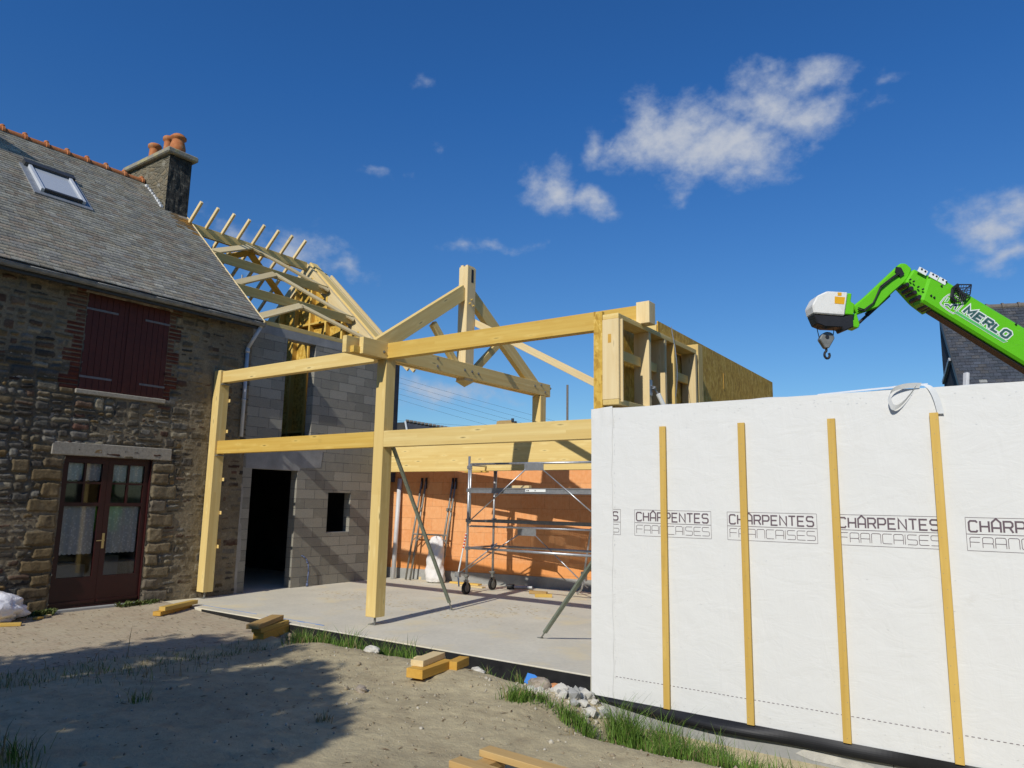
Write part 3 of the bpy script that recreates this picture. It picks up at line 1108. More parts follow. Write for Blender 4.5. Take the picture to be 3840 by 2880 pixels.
sk_y0, sk_y1, sk_s0, sk_s1 = -2.70, -1.695, 2.79, 4.00
m_ = MB()
roof_box(m_, sk_y0, sk_y0 + .12, sk_s0, sk_s1, .0, .034)
roof_box(m_, sk_y1 - .12, sk_y1, sk_s0, sk_s1, .0, .034)
roof_box(m_, sk_y0 + .12, sk_y1 - .12, sk_s0, sk_s0 + .13, .0, .032)
skl = m_.build('skylight', 'gutter_zinc', house)
skl.data.materials[0] = MATS['zinc']
roof_box(MB(), sk_y0 + .12, sk_y0 + .175, sk_s0 + .13, sk_s1 - .10, .0, .095).build('side_frame', 'pipe_white', skl)
roof_box(MB(), sk_y1 - .175, sk_y1 - .12, sk_s0 + .13, sk_s1 - .10, .0, .095).build('side_frame', 'pipe_white', skl)
roof_box(MB(), sk_y0 + .06, sk_y1 - .06, sk_s1 - .10, sk_s1 + .05, .0, .115).build('cover', 'dark_frame', skl)
roof_box(MB(), sk_y0 + .176, sk_y1 - .176, sk_s0 + .13, sk_s0 + .19, .0, .095).build('lower_rail', 'dark_frame', skl)
m_ = MB()
roof_box(m_, sk_y0 + .176, sk_y1 - .176, sk_s0 + .191, sk_s1 - .10, .0, .062)
m_.build('pane', 'skylight_pane', skl)
# ridge tiles
RX, RZ = -3.80, roof_z(-3.80) - .03
L = .40
tile = None
ny_ = 0
yv = .16
while yv > -6:
    m = MB()
    nseg = 10
    def ring(y, r, dz=0):
        return [(RX + r * math.cos(math.pi * (k / nseg) * 1.15 - .235), y, RZ + dz + r * math.sin(math.pi * (k / nseg) * 1.15 - .235)) for k in range(nseg + 1)]
    secs = [(yv, .108), (yv - .05, .108), (yv - .055, .086), (yv - L, .080)]
    for (ya, ra), (yb, rb_) in zip(secs[:-1], secs[1:]):
        A, B = ring(ya, ra), ring(yb, rb_)
        for k in range(nseg):
            m.quad(A[k], A[k + 1], B[k + 1], B[k])
    A = ring(yv, .108); B = ring(yv, .075)
    for k in range(nseg):
        m.quad(A[k], A[k + 1], B[k + 1], B[k])
    # the collar stub that stands up at each joint
    m.lathe([(.045, 0), (.047, .035), (.03, .05), (0, .052)], (RX, yv - .03, RZ + .09), 10)
    m.build('ridge_tile', 'terracotta', roof, smooth=True)
    yv -= L

# chimney
def make_chimney(yc0, yc1, zt, pots, dark_side=True):
    bm_ = MB()
    z0, z1 = 7.2, zt
    xa, xb = -4.58, -2.80
    for (pa, pb, mi) in ((((xa, yc0), (xb, yc0)), 0, 0), (((xb, yc0), (xb, yc1)), 0, 1), (((xb, yc1), (xa, yc1)), 0, 0), (((xa, yc1), (xa, yc0)), 0, 0)):
        (ax, ay), (bx, by) = pa
        n1, n2 = 26, 22
        for i in range(n1):
            for j in range(n2):
                def P(u, v):
                    x = ax + (bx - ax) * u; y = ay + (by - ay) * u; z = z0 + (z1 - z0) * v
                    nx_, ny__ = (by - ay), -(bx - ax)
                    l = math.hypot(nx_, ny__)
                    d = .035 * (float(fbm(np.array(u * 9 + ax), np.array(z * 5), 71)) - .47) * min(1, min(u, 1 - u) * 14)
                    return (x + nx_ / l * d, y + ny__ / l * d, z)
                bm_.quad(P(i / n1, j / n2), P((i + 1) / n1, j / n2), P((i + 1) / n1, (j + 1) / n2), P(i / n1, (j + 1) / n2), mi=mi)
    c = bm_.build('chimney', ['chimney_stone', 'chimney_dark' if dark_side else 'chimney_stone'], house, smooth=True)
    cp = MB()
    cp.box(xa - .12, xb + .10, yc0 - .10, yc1 + .10, zt, zt + .13)
    cp.build('chimney_cap', 'lichen_cap', c, bevel=.025)
    for (px, r, h, kind) in pots:
        yp = (yc0 + yc1) / 2
        if kind == 'urn':
            prof = [(r * .95, 0), (r * 1.15, .08), (r * 1.18, .16), (r * .98, .28), (r * .86, .34), (r * .9, .36), (r * 1.18, .385), (r * 1.18, .425), (r * .95, .43), (r * .9, .47), (r * .7, .49), (0.001, .50)]
        else:
            prof = [(r * 1.1, 0), (r * 1.12, .06), (r * .95, .2), (r * .88, h * .72), (r * .92, h * .8), (r * 1.2, h * .84), (r * 1.2, h * .95), (r, h), (r * .7, h), (r * .7, h - .12), (0.001, h - .12)]
        MB().lathe(prof, (px, yp, zt + .125), 22).build('chimney_pot', 'terracotta', c, smooth=True)
    return c


make_chimney(.205, .735, 9.325, [(-4.02, .125, .54, 'tall'), (-3.42, .105, .56, 'tall'), (-3.0, .148, .5, 'urn')])
make_chimney(-4.75, -4.2, 9.4, [(-3.7, .14, .4, 'tall')], False)

# gutter and downpipe
g = MB()
ng = 9
gx, gz, gr = .315, roof_z(.31) - .055, .062
ys_ = [-6.3 + .97 * k for k in range(8)] + [.76]
for ya, yb in zip(ys_[:-1], ys_[1:]):
    ja, jb = random.uniform(-.004, .004), random.uniform(-.004, .004)
    for k in range(ng):
        t0, t1 = math.pi + math.pi * k / ng, math.pi + math.pi * (k + 1) / ng
        for rr in (gr, gr - .004):
            g.quad((gx + rr * math.cos(t0), ya, gz + ja + rr * math.sin(t0)), (gx + rr * math.cos(t1), ya, gz + ja + rr * math.sin(t1)), (gx + rr * math.cos(t1), yb, gz + jb + rr * math.sin(t1)), (gx + rr * math.cos(t0), yb, gz + jb + rr * math.sin(t0)))
    g.tube((gx + gr, ya, gz), (gx + gr, yb, gz), .008, 6)
    # joint band
    for k in range(ng):
        t0, t1 = math.pi + math.pi * k / ng, math.pi + math.pi * (k + 1) / ng
        rr = gr + .005
        g.quad((gx + rr * math.cos(t0), yb - .03, gz + rr * math.sin(t0)), (gx + rr * math.cos(t1), yb - .03, gz + rr * math.sin(t1)), (gx + rr * math.cos(t1), yb, gz + rr * math.sin(t1)), (gx + rr * math.cos(t0), yb, gz + rr * math.sin(t0)))
pts = [(gx + gr * math.cos(math.pi + math.pi * k / ng), .76, gz + gr * math.sin(math.pi + math.pi * k / ng)) for k in range(ng + 1)]
g.f.append(tuple(range(len(g.v), len(g.v) + len(pts)))); g.v += pts; g.m.append(0)
g.build('gutter', 'gutter_zinc', house, smooth=True)
MB().box(.20, .262, -6.3, .73, roof_z(.31) - .16, roof_z(.31) - .03).build('eaves_board', 'dark_frame', house)
d = MB().path([(.305, .70, 5.13), (.29, .69, 5.05), (.075, .60, 4.66), (.065, .60, 4.58), (.065, .602, 2.93)], .036, 12)
d.tube((.065, .60, 3.62), (.065, .60, 3.66), .043, 12).tube((.065, .60, 4.56), (.065, .60, 4.62), .042, 12)
d.build('downpipe', 'pipe_white', house, smooth=True)

# ------------------------------------------------------------------ block-built extension, roof still open
ext = thing('house_extension', 'grey concrete block extension with open timber roof framing, joined to the stone house', 'building', (-2.6, 2.7, 0))


def wall_x(x, thick, y0, y1, z0, z1, holes):
    """wall in a plane of constant x, front at x, going back by thick, with rectangular openings"""
    m = MB()
    ys = sorted({y0, y1, *[h[0] for h in holes], *[h[1] for h in holes]})
    zs = sorted({z0, z1, *[h[2] for h in holes], *[h[3] for h in holes]})
    inh = lambda y, z: any(h[0] < y < h[1] and h[2] < z < h[3] for h in holes)
    for a, b_ in zip(ys[:-1], ys[1:]):
        for c, d_ in zip(zs[:-1], zs[1:]):
            if inh((a + b_) / 2, (c + d_) / 2):
                continue
            m.quad((x, a, c), (x, b_, c), (x, b_, d_), (x, a, d_))
            m.quad((x - thick, a, c), (x - thick, a, d_), (x - thick, b_, d_), (x - thick, b_, c))
    for (a, b_, c, d_) in holes + [(y0, y1, z0, z1)]:
        m.quad((x, a, c), (x - thick, a, c), (x - thick, a, d_), (x, a, d_))
        m.quad((x, b_, c), (x, b_, d_), (x - thick, b_, d_), (x - thick, b_, c))
        m.quad((x, a, c), (x, b_, c), (x - thick, b_, c), (x - thick, a, c))
        m.quad((x, a, d_), (x - thick, a, d_), (x - thick, b_, d_), (x, b_, d_))
    return m


DOORH = (.945, 2.03, -.01, 2.34)
WINH = (2.87, 3.508, 1.07, 1.915)
TALLH = (1.566, 2.305, 2.98, 5.033)
wall_x(-.003, .20, .728, 4.60, -.05, 5.085, [DOORH, WINH, TALLH]).build('wall', 'cinder_block', ext)
# poured ring beam on top, rendered lintel over the doorway, patched joint with the old stone
MB().box(-.20, .002, .75, 4.60, 5.035, 5.215).build('ring_beam', 'lintel_concrete', ext, bevel=.006)
lint = MB()
P_ = [(.80, 2.342), (2.07, 2.342), (2.10, 2.40), (2.62, 2.43), (2.66, 2.78), (2.3, 2.80), (.78, 2.80)]
lint.prism(P_, ((-.004, 0, 0), (0, 1, 0), (0, 0, 1), (1, 0, 0)), 0, .006)
lint.build('door_lintel', 'lintel_concrete', ext)
pp = [(.727, -.02), (.80, -.02), (.78, .55), (.83, .62), (.80, 1.25), (.76, 1.32), (.79, 1.9), (.74, 2.05), (.727, 2.05)]
MB().prism(pp, ((-.002, 0, 0), (0, 1, 0), (0, 0, 1), (1, 0, 0)), 0, .009).build('mortar_joint', 'cement_patch', ext)
MB().box(-.21, -.02, 2.871, 3.507, 1.062, 1.078).build('window_sill', 'raw_concrete', ext)
beam('wall_plate', (-.06, .77, 5.262), (-.06, 4.3, 5.262), .12, .09, 'pale_pine', ext)
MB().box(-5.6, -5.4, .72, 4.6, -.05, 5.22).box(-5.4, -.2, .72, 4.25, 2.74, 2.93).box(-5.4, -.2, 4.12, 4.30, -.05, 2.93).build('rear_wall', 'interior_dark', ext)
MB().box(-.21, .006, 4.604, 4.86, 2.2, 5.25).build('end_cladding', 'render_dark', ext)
# short blue water hose beside the doorway
hp = [(.0, 2.26, .62), (.03, 2.28, .615), (.05, 2.34, .56), (.05, 2.40, .48), (.055, 2.42, .3), (.06, 2.40, .12), (.06, 2.40, .06)]
hs = MB().path(hp, .013, 8).tube((.045, 2.375, .50), (.045, 2.39, .47), .022, 8).tube((.06, 2.40, .005), (.06, 2.40, .07), .026, 10)
hs.build('water_hose', 'blue_hose', ext, smooth=True)
# upper gable: OSB on studs, seen from inside
XR, ZR = -2.62, roof_z(-2.62)
gp = [(-5.38, 2.95), (-.21, 2.95), (-.21, 5.2), (0.02, roof_z(.02) - .2), (XR, ZR - .2), (-5.38, roof_z(.14) - .2)]
osb_g = MB().prism(gp, ((0, 0, 0), (1, 0, 0), (0, 0, 1), (0, 1, 0)), 4.10, 4.118).build('gable_sheet', 'osb', ext)
for k, xsd in enumerate((-4.9, -4.45, -4.0, -3.6, -2.99, -2.36, -1.75, -1.14, -.55)):
    zt = ZR - .22 - abs(xsd - XR) * math.tan(PITCHR)
    beam('stud', (xsd, 4.03, 2.96), (xsd, 4.03, zt), .06, .14, 'honey_pine', ext, upv=(0, 1, 0))
for z, xa, xb in ((5.15, -5.2, -.25), (3.42, -5.3, -.25), (6.15, -3.9, -1.3)):
    beam('rail', (xa, 4.028, z), (xb, 4.028, z), .12, .05, 'honey_pine', ext)
# thick raking trims of the gable
tdir = Vector((math.cos(PITCHR), 0, -math.sin(PITCHR)))
for sgn in (1, -1):
    for (yc, wid, hgt, off, mt, ext_) in ((4.02, .10, .26, -.14, 'cream_pine', .0), (4.19, .22, .22, -.075, 'pale_pine', .0)):
        pa = Vector((XR, yc, ZR)); d_ = Vector((sgn * math.cos(PITCHR), 0, -math.sin(PITCHR)))
        n_ = Vector((sgn * math.sin(PITCHR), 0, math.cos(PITCHR)))
        pb = pa + d_ * 3.62
        tq = math.tan(PITCHR)
        eps = .0015 * sgn
        beam('rake_board', pa + n_ * off - d_ * (tq * off) + Vector((eps, 0, 0)), pb + n_ * off, wid, hgt, mt, ext, upv=n_, cut0=-tq, bevel=.002)
# ridge beam and purlins of the near slope
nn = Vector((math.sin(PITCHR), 0, math.cos(PITCHR)))


def on_roof(x, y, off=0.):
    return Vector((x, y, roof_z(x))) + nn * off


for x, h, mt in ((-2.58, .22, 'pale_pine'), (-1.72, .20, 'pale_pine'), (-.72, .20, 'pale_pine')):
    beam('purlin', on_roof(x, .76, -.09), on_roof(x, 3.97, -.09), .075, h, mt, ext, upv=(0, 0, 1) if x < -2.5 else (.25, 0, 1))
for (xl, yl, xa, ya, xr, yr) in ((-1.74, .78, -2.53, 2.25, -1.64, 3.94), (-.78, .78, -1.62, 2.32, -.66, 3.94), (.14, .78, -.63, 2.35, .08, 3.94)):
    beam('diagonal_brace', on_roof(xl, yl, -.03), on_roof(xa, ya, -.03), .16, .045, 'cream_pine', ext, upv=nn)
    beam('diagonal_brace', on_roof(xa, ya, -.03), on_roof(xr, yr, -.03), .16, .045, 'cream_pine', ext, upv=nn)
# same bracing on the far slope
nf = Vector((-math.sin(PITCHR), 0, math.cos(PITCHR)))


def on_far(x, y, off=0.):
    return Vector((x, y, ZR - (XR - x) * math.tan(PITCHR))) + nf * off


for (xl, yl, xa, ya, xr, yr) in ((-3.5, .8, -2.75, 2.3, -3.5, 3.9), (-4.4, .8, -3.6, 2.3, -4.4, 3.9)):
    beam('diagonal_brace', on_far(xl, yl, -.13), on_far(xa, ya, -.13), .16, .045, 'honey_pine', ext, upv=nf)
    beam('diagonal_brace', on_far(xa, ya, -.13), on_far(xr, yr, -.13), .16, .045, 'honey_pine', ext, upv=nf)
# rafters of the far slope run up past the ridge
for k in range(8):
    y = .70 + .408 * k
    beam('rafter', on_far(-5.3, y, .0), on_far(-2.19, y, .0), .055, .075, 'cream_pine', ext, upv=nf)
# rafter tails of the gable overhang on the near side
for y in (4.42, 4.63):
    beam('rafter', on_roof(-2.4, y, -.04), on_roof(.74, y, -.04), .055, .085, 'cream_pine', ext, upv=nn)
MB().tube((-1.9, 1.65, 5.2), (-1.9, 1.65, 6.75), .02, 8).build('steel_prop', 'galvanised', ext)

# ------------------------------------------------------------------ timber frame of the new annex
frame = thing('timber_skeleton', 'pale glulam post and beam frame with king post truss, standing on the concrete slab', 'timber frame', (4.38, 2.1, 0))
PZ = .112


def post_foot(x, y):
    m = MB().box(x - .07, x + .07, y - .07, y + .07, .0, .008)
    m.tube((x, y, .008), (x, y, PZ - .006), .017, 10).box(x - .05, x + .05, y - .05, y + .05, PZ - .008, PZ)
    m.tube((x + .05, y - .05, .008), (x + .05, y - .05, .02), .010, 6).tube((x - .05, y + .05, .008), (x - .05, y + .05, .02), .010, 6)
    m.build('post_foot', 'dull_steel', frame)


beam('post', (4.38, .1, PZ), (4.38, .1, 3.90), .2, .2, 'pale_pine', frame, upv=(0, 1, 0), bevel=.006)
beam('post', (.135, .06, PZ), (.135, .06, 4.10), .2, .2, 'pale_pine', frame, upv=(0, 1, 0), bevel=.006)
beam('post', (4.40, 4.35, 3.02), (4.40, 4.35, 3.88), .2, .2, 'pale_pine', frame, upv=(0, 1, 0), bevel=.006)
post_foot(4.38, .1); post_foot(.135, .06)
# intermediate beams
beam('beam', (.24, .06, 2.675), (4.278, .06, 2.682), .12, .235, 'honey_pine', frame)
beam('beam', (4.484, .06, 2.682), (8.36, .06, 2.682), .12, .242, 'pale_pine', frame)
# top beams
beam('beam', (.24, .06, 3.975), (4.20, .06, 3.99), .12, .215, 'pale_pine', frame)
beam('beam', (4.485, .06, 4.02), (8.63, .06, 4.016), .12, .236, 'honey_pine', frame)
beam('beam', (.02, 4.35, 2.71), (8.3, 4.35, 2.71), .14, .60, 'pale_pine', frame)
# small seats under the beams against the post at the house
for z, yb in ((2.54, .10), (3.85, .12)):
    MB().box(.236, .30, -.02, .14, z - .02, z).build('beam_seat', 'dull_steel', frame)
for z in (3.55, 2.98, 2.1, 1.5, .9):
    MB().box(.20, .285, .165, .172, z - .03, z + .03).build('bracket', 'pale_pine', frame)
# truss: double tie beam clasping the posts, king post, principals, struts
for xo, ya, yb in ((4.435, -.50, 4.62), (4.325, -.70, 4.68)):
    beam('tie_beam', (xo + (.014 if xo > 4.4 else -.014), ya, 4.02), (xo + (.014 if xo > 4.4 else -.014), yb, 4.02), .085, .25, 'pale_pine', frame)
MB().box(4.33, 4.43, -.62, .0, 3.905, 4.0).build('tie_packing', 'honey_pine', frame)
kp = beam('king_post', (4.38, 2.0, 3.84), (4.38, 2.0, 5.90), .20, .235, 'cream_pine', frame, upv=(0, 1, 0), bevel=.006)
kt = MB()
c_ = (4.38, 2.0)
hw = .1165
for (a, b_) in (((-hw, -hw), (hw, -hw)), ((hw, -hw), (hw, hw)), ((hw, hw), (-hw, hw)), ((-hw, hw), (-hw, -hw))):
    kt.quad((c_[0] + a[0], c_[1] + a[1], 3.843), (c_[0] + b_[0], c_[1] + b_[1], 3.843), (c_[0], c_[1], 3.745))
kt.build('king_post_tip', 'pale_pine', frame)
# slot in the head of the king post
MB().box(4.4785, 4.4825, 1.985, 2.045, 5.62, 5.86).build('king_post_slot', 'machine_black', frame)
MB().box(4.30, 4.36, 1.90, 2.10, 5.90, 5.935).box(4.41, 4.46, 1.90, 2.10, 5.90, 5.925).build('king_post_head', 'cream_pine', frame)
for s, (ya, za, yb, zb) in enumerate(((-.12, 4.07, 1.90, 5.44), (4.33, 3.98, 2.10, 5.41))):
    beam('principal_rafter', (4.38, ya, za), (4.38, yb, zb), .11, .25, 'pale_pine', frame, bevel=.005)
beam('strut', (4.38, 1.12, 4.70), (4.38, 1.74, 4.12), .09, .12, 'pale_pine', frame)
beam('strut', (4.38, 2.92, 4.66), (4.38, 2.30, 4.12), .09, .12, 'pale_pine', frame)
pg = MB()
for (y, z) in ((1.95, 5.22), (2.05, 5.20), (2.0, 5.30)):
    pg.tube((4.475, y, z), (4.515, y, z + .01), .012, 6)
pg.build('peg', 'honey_pine', frame)
bolts = MB()
for (y, z) in ((-.07, 3.99), (.02, 4.06), (1.86, 4.02), (2.06, 4.02), (2.24, 4.01), (1.15, 4.1), (1.15, 3.97), (4.05, 4.05), (4.27, 4.10), (4.42, 3.97), (4.62, 4.07)):
    bolts.tube((4.485, y, z), (4.497, y, z), .024, 12).tube((4.497, y, z), (4.512, y, z), .012, 6)
bolts.build('bolt', 'dull_steel', frame)
# raking brace of pale batten from the king post to the end panel
beam('temporary_brace', (4.13, 2.15, 5.095), (8.36, 2.15, 2.86), .045, .115, 'cream_pine', frame)

# ------------------------------------------------------------------ white-wrapped wall
wrap = thing('wrapped_wall', 'low timber wall wrapped in white printed membrane on a concrete footing, with yellow battens', 'wall', (10.3, -.5, -.2))
WX0, WX1, WZ0, WZ1, WY = 8.375, 14.6, -.188, 2.822, -.645


def mem_y(x, z):
    x = np.asarray(x, float); z = np.asarray(z, float)
    w = .010 * (fbm(x * 2.1, z * 1.2, 81) - .47) + .006 * (fbm(x * 6 + z * 4, z * 3 - x * 3, 82) - .47)
    # tight diagonal creases
    c = np.abs(np.sin((x * 1.0 + z * .55) * 2.3 + 2 * (fbm(x * 1.5, z * 1.5, 84) - .5)))
    w = w + .004 * np.exp(-(c / .05) ** 2) * (fbm(x * 3, z * 3, 83) - .3)
    return WY - w


def grid_sheet(name, x0, x1, z0, z1, res, yf, mat, parent):
    nx_, nz_ = max(2, int((x1 - x0) / res)), max(2, int((z1 - z0) / res))
    Xg, Zg_ = np.meshgrid(np.linspace(x0, x1, nx_), np.linspace(z0, z1, nz_), indexing='ij')
    Yy = yf(Xg, Zg_)
    ii = np.arange(Xg.size).reshape(Xg.shape)
    F_ = np.stack([ii[:-1, :-1], ii[1:, :-1], ii[1:, 1:], ii[:-1, 1:]], -1).reshape(-1, 4)
    return link(name, np_mesh(name, np.stack([Xg, Yy, Zg_], -1).reshape(-1, 3), F_), parent, mat, smooth=True)


def top_edge(x, z):                   # uneven folded edge
    return z


memb = grid_sheet('membrane', 8.60, WX1, WZ0, WZ1, .035, mem_y, 'membrane', wrap)
# strip wrapped round the corner, lapped over the sheet
def strip_y(x, z):
    return mem_y(x, z) - .006 - .010 * smoothstep(2.55, 2.8, np.asarray(z)) * np.sin(np.asarray(x) * 23) ** 2
strip = grid_sheet('corner_strip', WX0, 8.633, WZ0 + .005, WZ1 + .012, .02, strip_y, 'membrane', wrap)
for v in strip.data.vertices:
    if v.co.x > 8.62:
        v.co.x += .006 * math.sin(v.co.z * 5.1) + .004 * math.sin(v.co.z * 17)
    if v.co.z > 2.8:
        v.co.z += .022 * max(0, (v.co.x - WX0) / .25) - .012
# body of the wall, its top folded over with membrane
bd = MB().box(WX0 + .004, WX1, WY + .022, -.42, WZ0, WZ1 - .012)
bd.build('wall_core', 'osb', wrap)
tp = MB()
nseg = 120
for k in range(nseg):
    xa, xb = WX0 + (WX1 - WX0) * k / nseg, WX0 + (WX1 - WX0) * (k + 1) / nseg
    za = WZ1 + .008 * math.sin(xa * 9) * math.sin(xa * 2.3); zb = WZ1 + .008 * math.sin(xb * 9) * math.sin(xb * 2.3)
    ya, yb = float(mem_y(xa, WZ1)), float(mem_y(xb, WZ1))
    tp.quad((xa, ya + .001, WZ1 - .001), (xb, yb + .001, WZ1 - .001), (xb, -.60, zb + .006), (xa, -.60, za + .006))
    tp.quad((xa, -.60, za + .006), (xb, -.60, zb + .006), (xb, -.40, zb), (xa, -.40, za))
tp.build('top_fold', 'membrane', wrap, smooth=True)
MB().box(WX0 - .002, WX0 + .003, WY, -.42, WZ0, WZ1 - .01).build('end_membrane', 'membrane', wrap)
# concrete footing and the black damp-proof skirt
ft = MB().box(8.42, WX1, -.632, -.30, -.52, WZ0)
ft.build('footing', 'raw_concrete', wrap, bevel=.008)
MB().box(8.9, WX1, -.645, -.633, -1.0, -.488).build('footing_tar', 'bitumen', wrap)
ftl = MB()
for xj in (8.66, 9.58, 11.2):
    ftl.box(xj, xj + .006, -.634, -.6315, -.47, -.2)
ftl.build('footing_joint', 'interior_dark', wrap)
MB().prism([(10.42, -.36), (10.5, -.31), (11.0, -.33), (11.06, -.345), (10.98, -.40), (10.55, -.39)], ((0, -.634, 0), (1, 0, 0), (0, 0, 1), (0, -1, 0)), 0, .003).build('cement_smear', 'chalk_stone', wrap)
sk = MB()
ns, nv = 150, 7
def skp(x, t):
    tw = smoothstep(8.38, 9.3, np.array(x))
    hgt = .035 + .07 * float(tw)
    bul = .030 + .018 * math.sin(x * 2.1) + .010 * math.sin(x * 5.3)
    z = WZ0 + .006 - hgt * t
    y = WY - .012 - bul * math.sin(t * math.pi * .62) * (1.0)
    return (x, y, z)
for k in range(ns):
    xa, xb = 8.385 + (WX1 - 8.385) * k / ns, 8.385 + (WX1 - 8.385) * (k + 1) / ns
    for j in range(nv):
        sk.quad(skp(xa, j / nv), skp(xb, j / nv), skp(xb, (j + 1) / nv), skp(xa, (j + 1) / nv))
    sk.quad(skp(xa, 1), skp(xb, 1), (xb, -.634, skp(xb, 1)[2] + .01), (xa, -.634, skp(xa, 1)[2] + .01))
sk.build('damp_strip', 'black_plastic', wrap, smooth=True)
fp = MB()
fl_pts = [(8.46, -.668, -.19), (8.41, -.672, -.192), (8.385, -.67, -.215), (8.38, -.668, -.27), (8.383, -.666, -.345)]
for a, b_ in zip(fl_pts[:-1], fl_pts[1:]):
    fp.quad((a[0], a[1], a[2]), (b_[0], b_[1], b_[2]), (b_[0] + .01, b_[1] + .10, b_[2]), (a[0] + .01, a[1] + .10, a[2]))
    fp.quad((a[0], a[1], a[2]), (b_[0], b_[1], b_[2]), (b_[0] + .04, b_[1] + .002, b_[2] - (.0 if a[2] < -.2 else .02)), (a[0] + .04, a[1] + .002, a[2] - .02))
fp.build('hanging_flap', 'black_plastic', wrap, smooth=True)
# battens with nail heads
for k in range(6):
    x = 9.196 + .8181 * k + .033
    bt = beam('batten', (x, WY - .026, -.183), (x + random.uniform(-.004, .004), WY - .026, 2.599 + random.uniform(-.01, .01)), .066, .028, 'treated_pine', wrap, upv=(0, 1, 0), bevel=.002)
    nl = MB()
    for j in range(20):
        z = -1.34 + j * .141 + random.uniform(-.02, .02)
        ny2 = random.uniform(-.02, .02)
        nl.tube((z, ny2, -.0135), (z, ny2, -.0148), .0032, 6)
    o = nl.build('nail', 'dull_steel', None)
    o.parent = bt

# printed lettering
def ribbon(pts, w, closed=False):
    """mitred 2D ribbon of width w along pts -> list of quads"""
    n = len(pts)
    L_, R_ = [], []
    for i in range(n):
        p = Vector(pts[i])
        if closed:
            a, b_ = Vector(pts[i - 1]), Vector(pts[(i + 1) % n])
        else:
            a = Vector(pts[i - 1]) if i else None
            b_ = Vector(pts[i + 1]) if i < n - 1 else None
        d1 = (p - a).normalized() if a is not None else None
        d2 = (b_ - p).normalized() if b_ is not None else None
        d1 = d1 or d2; d2 = d2 or d1
        n1 = Vector((-d1.y, d1.x)); n2 = Vector((-d2.y, d2.x))
        m = (n1 + n2)
        if m.length < 1e-5:
            m = n1
        m.normalize()
        k = min(2.2, 1 / max(.3, m.dot(n1)))
        L_.append(p + m * w / 2 * k); R_.append(p - m * w / 2 * k)
    out = []
    for i in range(n - 1 + (1 if closed else 0)):
        j = (i + 1) % n
        out.append((tuple(L_[i]), tuple(R_[i]), tuple(R_[j]), tuple(L_[j])))
    return out


c_ = .18
BOLD = {   # glyphs on a unit box (x to .78)
    'C': [[(.78, .85), (.66, 1), (.15, 1), (0, .85), (0, .15), (.15, 0), (.66, 0), (.78, .15)]],
    'H': [[(0, 0), (0, 1)], [(.78, 0), (.78, 1)], [(0, .5), (.78, .5)]],
    'A': [[(0, 0), (0, .90), (.39, 1.24), (.78, .90), (.78, 0)], [(0, .40), (.78, .40)]],
    'R': [[(0, 0), (0, 1), (.63, 1), (.78, .85), (.78, .60), (.63, .46), (0, .46)], [(.50, .46), (.80, 0)]],
    'P': [[(0, 0), (0, 1), (.63, 1), (.78, .85), (.78, .56), (.63, .42), (0, .42)]],
    'E': [[(.76, 1), (0, 1), (0, 0), (.76, 0)], [(0, .5), (.66, .5)]],
    'N': [[(0, 0), (0, 1), (.78, 0), (.78, 1)]],
    'T': [[(-.02, 1), (.80, 1)], [(.39, 0), (.39, 1)]],
    'S': [[(.78, .86), (.65, 1), (.14, 1), (0, .86), (0, .64), (.14, .52), (.64, .52), (.78, .39), (.78, .14), (.64, 0), (.13, 0), (0, .14)]],
    'M': [[(0, 0), (0, 1), (.45, .30), (.9, 1), (.9, 0)]],
    'L': [[(0, 1), (0, 0), (.70, 0)]],
    'O': [[(.16, 0), (0, .16), (0, .84), (.16, 1), (.66, 1), (.82, .84), (.82, .16), (.66, 0), (.16, 0)]],
}
def arc(cx, cy, r, a0, a1, n=4):
    return [(cx + r * math.cos(rad(a0 + (a1 - a0) * k / n)), cy + r * math.sin(rad(a0 + (a1 - a0) * k / n))) for k in range(n + 1)]
q = .16
THIN = {
    'F': [[(0, 0)] + [(0, 1 - q)] + arc(q, 1 - q, q, 180, 90) + [(.9, 1)], [(0, .52), (.82, .52)]],
    'R': [[(0, 0)] + arc(q, 1 - q, q, 180, 90) + arc(.9 - q, 1 - q, q, 90, 0) + arc(.9 - q, .42 + q, q, 0, -90) + [(0, .42)], [(.66, .42)] + arc(.9 - q, .42 - q, q, 90, 0) + [(.9, 0)]],
    'A': [[(0, 0)] + arc(q, 1 - q, q, 180, 90) + arc(.9 - q, 1 - q, q, 90, 0) + [(.9, 0)], [(0, .42), (.9, .42)]],
    'N': [[(0, 0)] + arc(q, 1 - q, q, 180, 90) + arc(.9 - q, 1 - q, q, 90, 0) + [(.9, 0)]],
    'C': [[(.9, 1)] + arc(q, 1 - q, q, 90, 180) + arc(q, q, q, 180, 270) + [(.9, 0)]],
    'I': [[(.0, 0), (.0, 1)]],
    'S': [[(.86, 1)] + arc(q, 1 - q, q, 90, 180) + arc(q, .5 + q, q, 180, 270) + arc(.9 - q, .5 - q, q, 90, 0) + arc(.9 - q, q, q, 0, -90) + [(0, 0)]],
    'E': [[(.9, 1)] + arc(q, 1 - q, q, 90, 180) + arc(q, q, q, 180, 270) + [(.9, 0)], [(0, .5), (.82, .5)]],
}


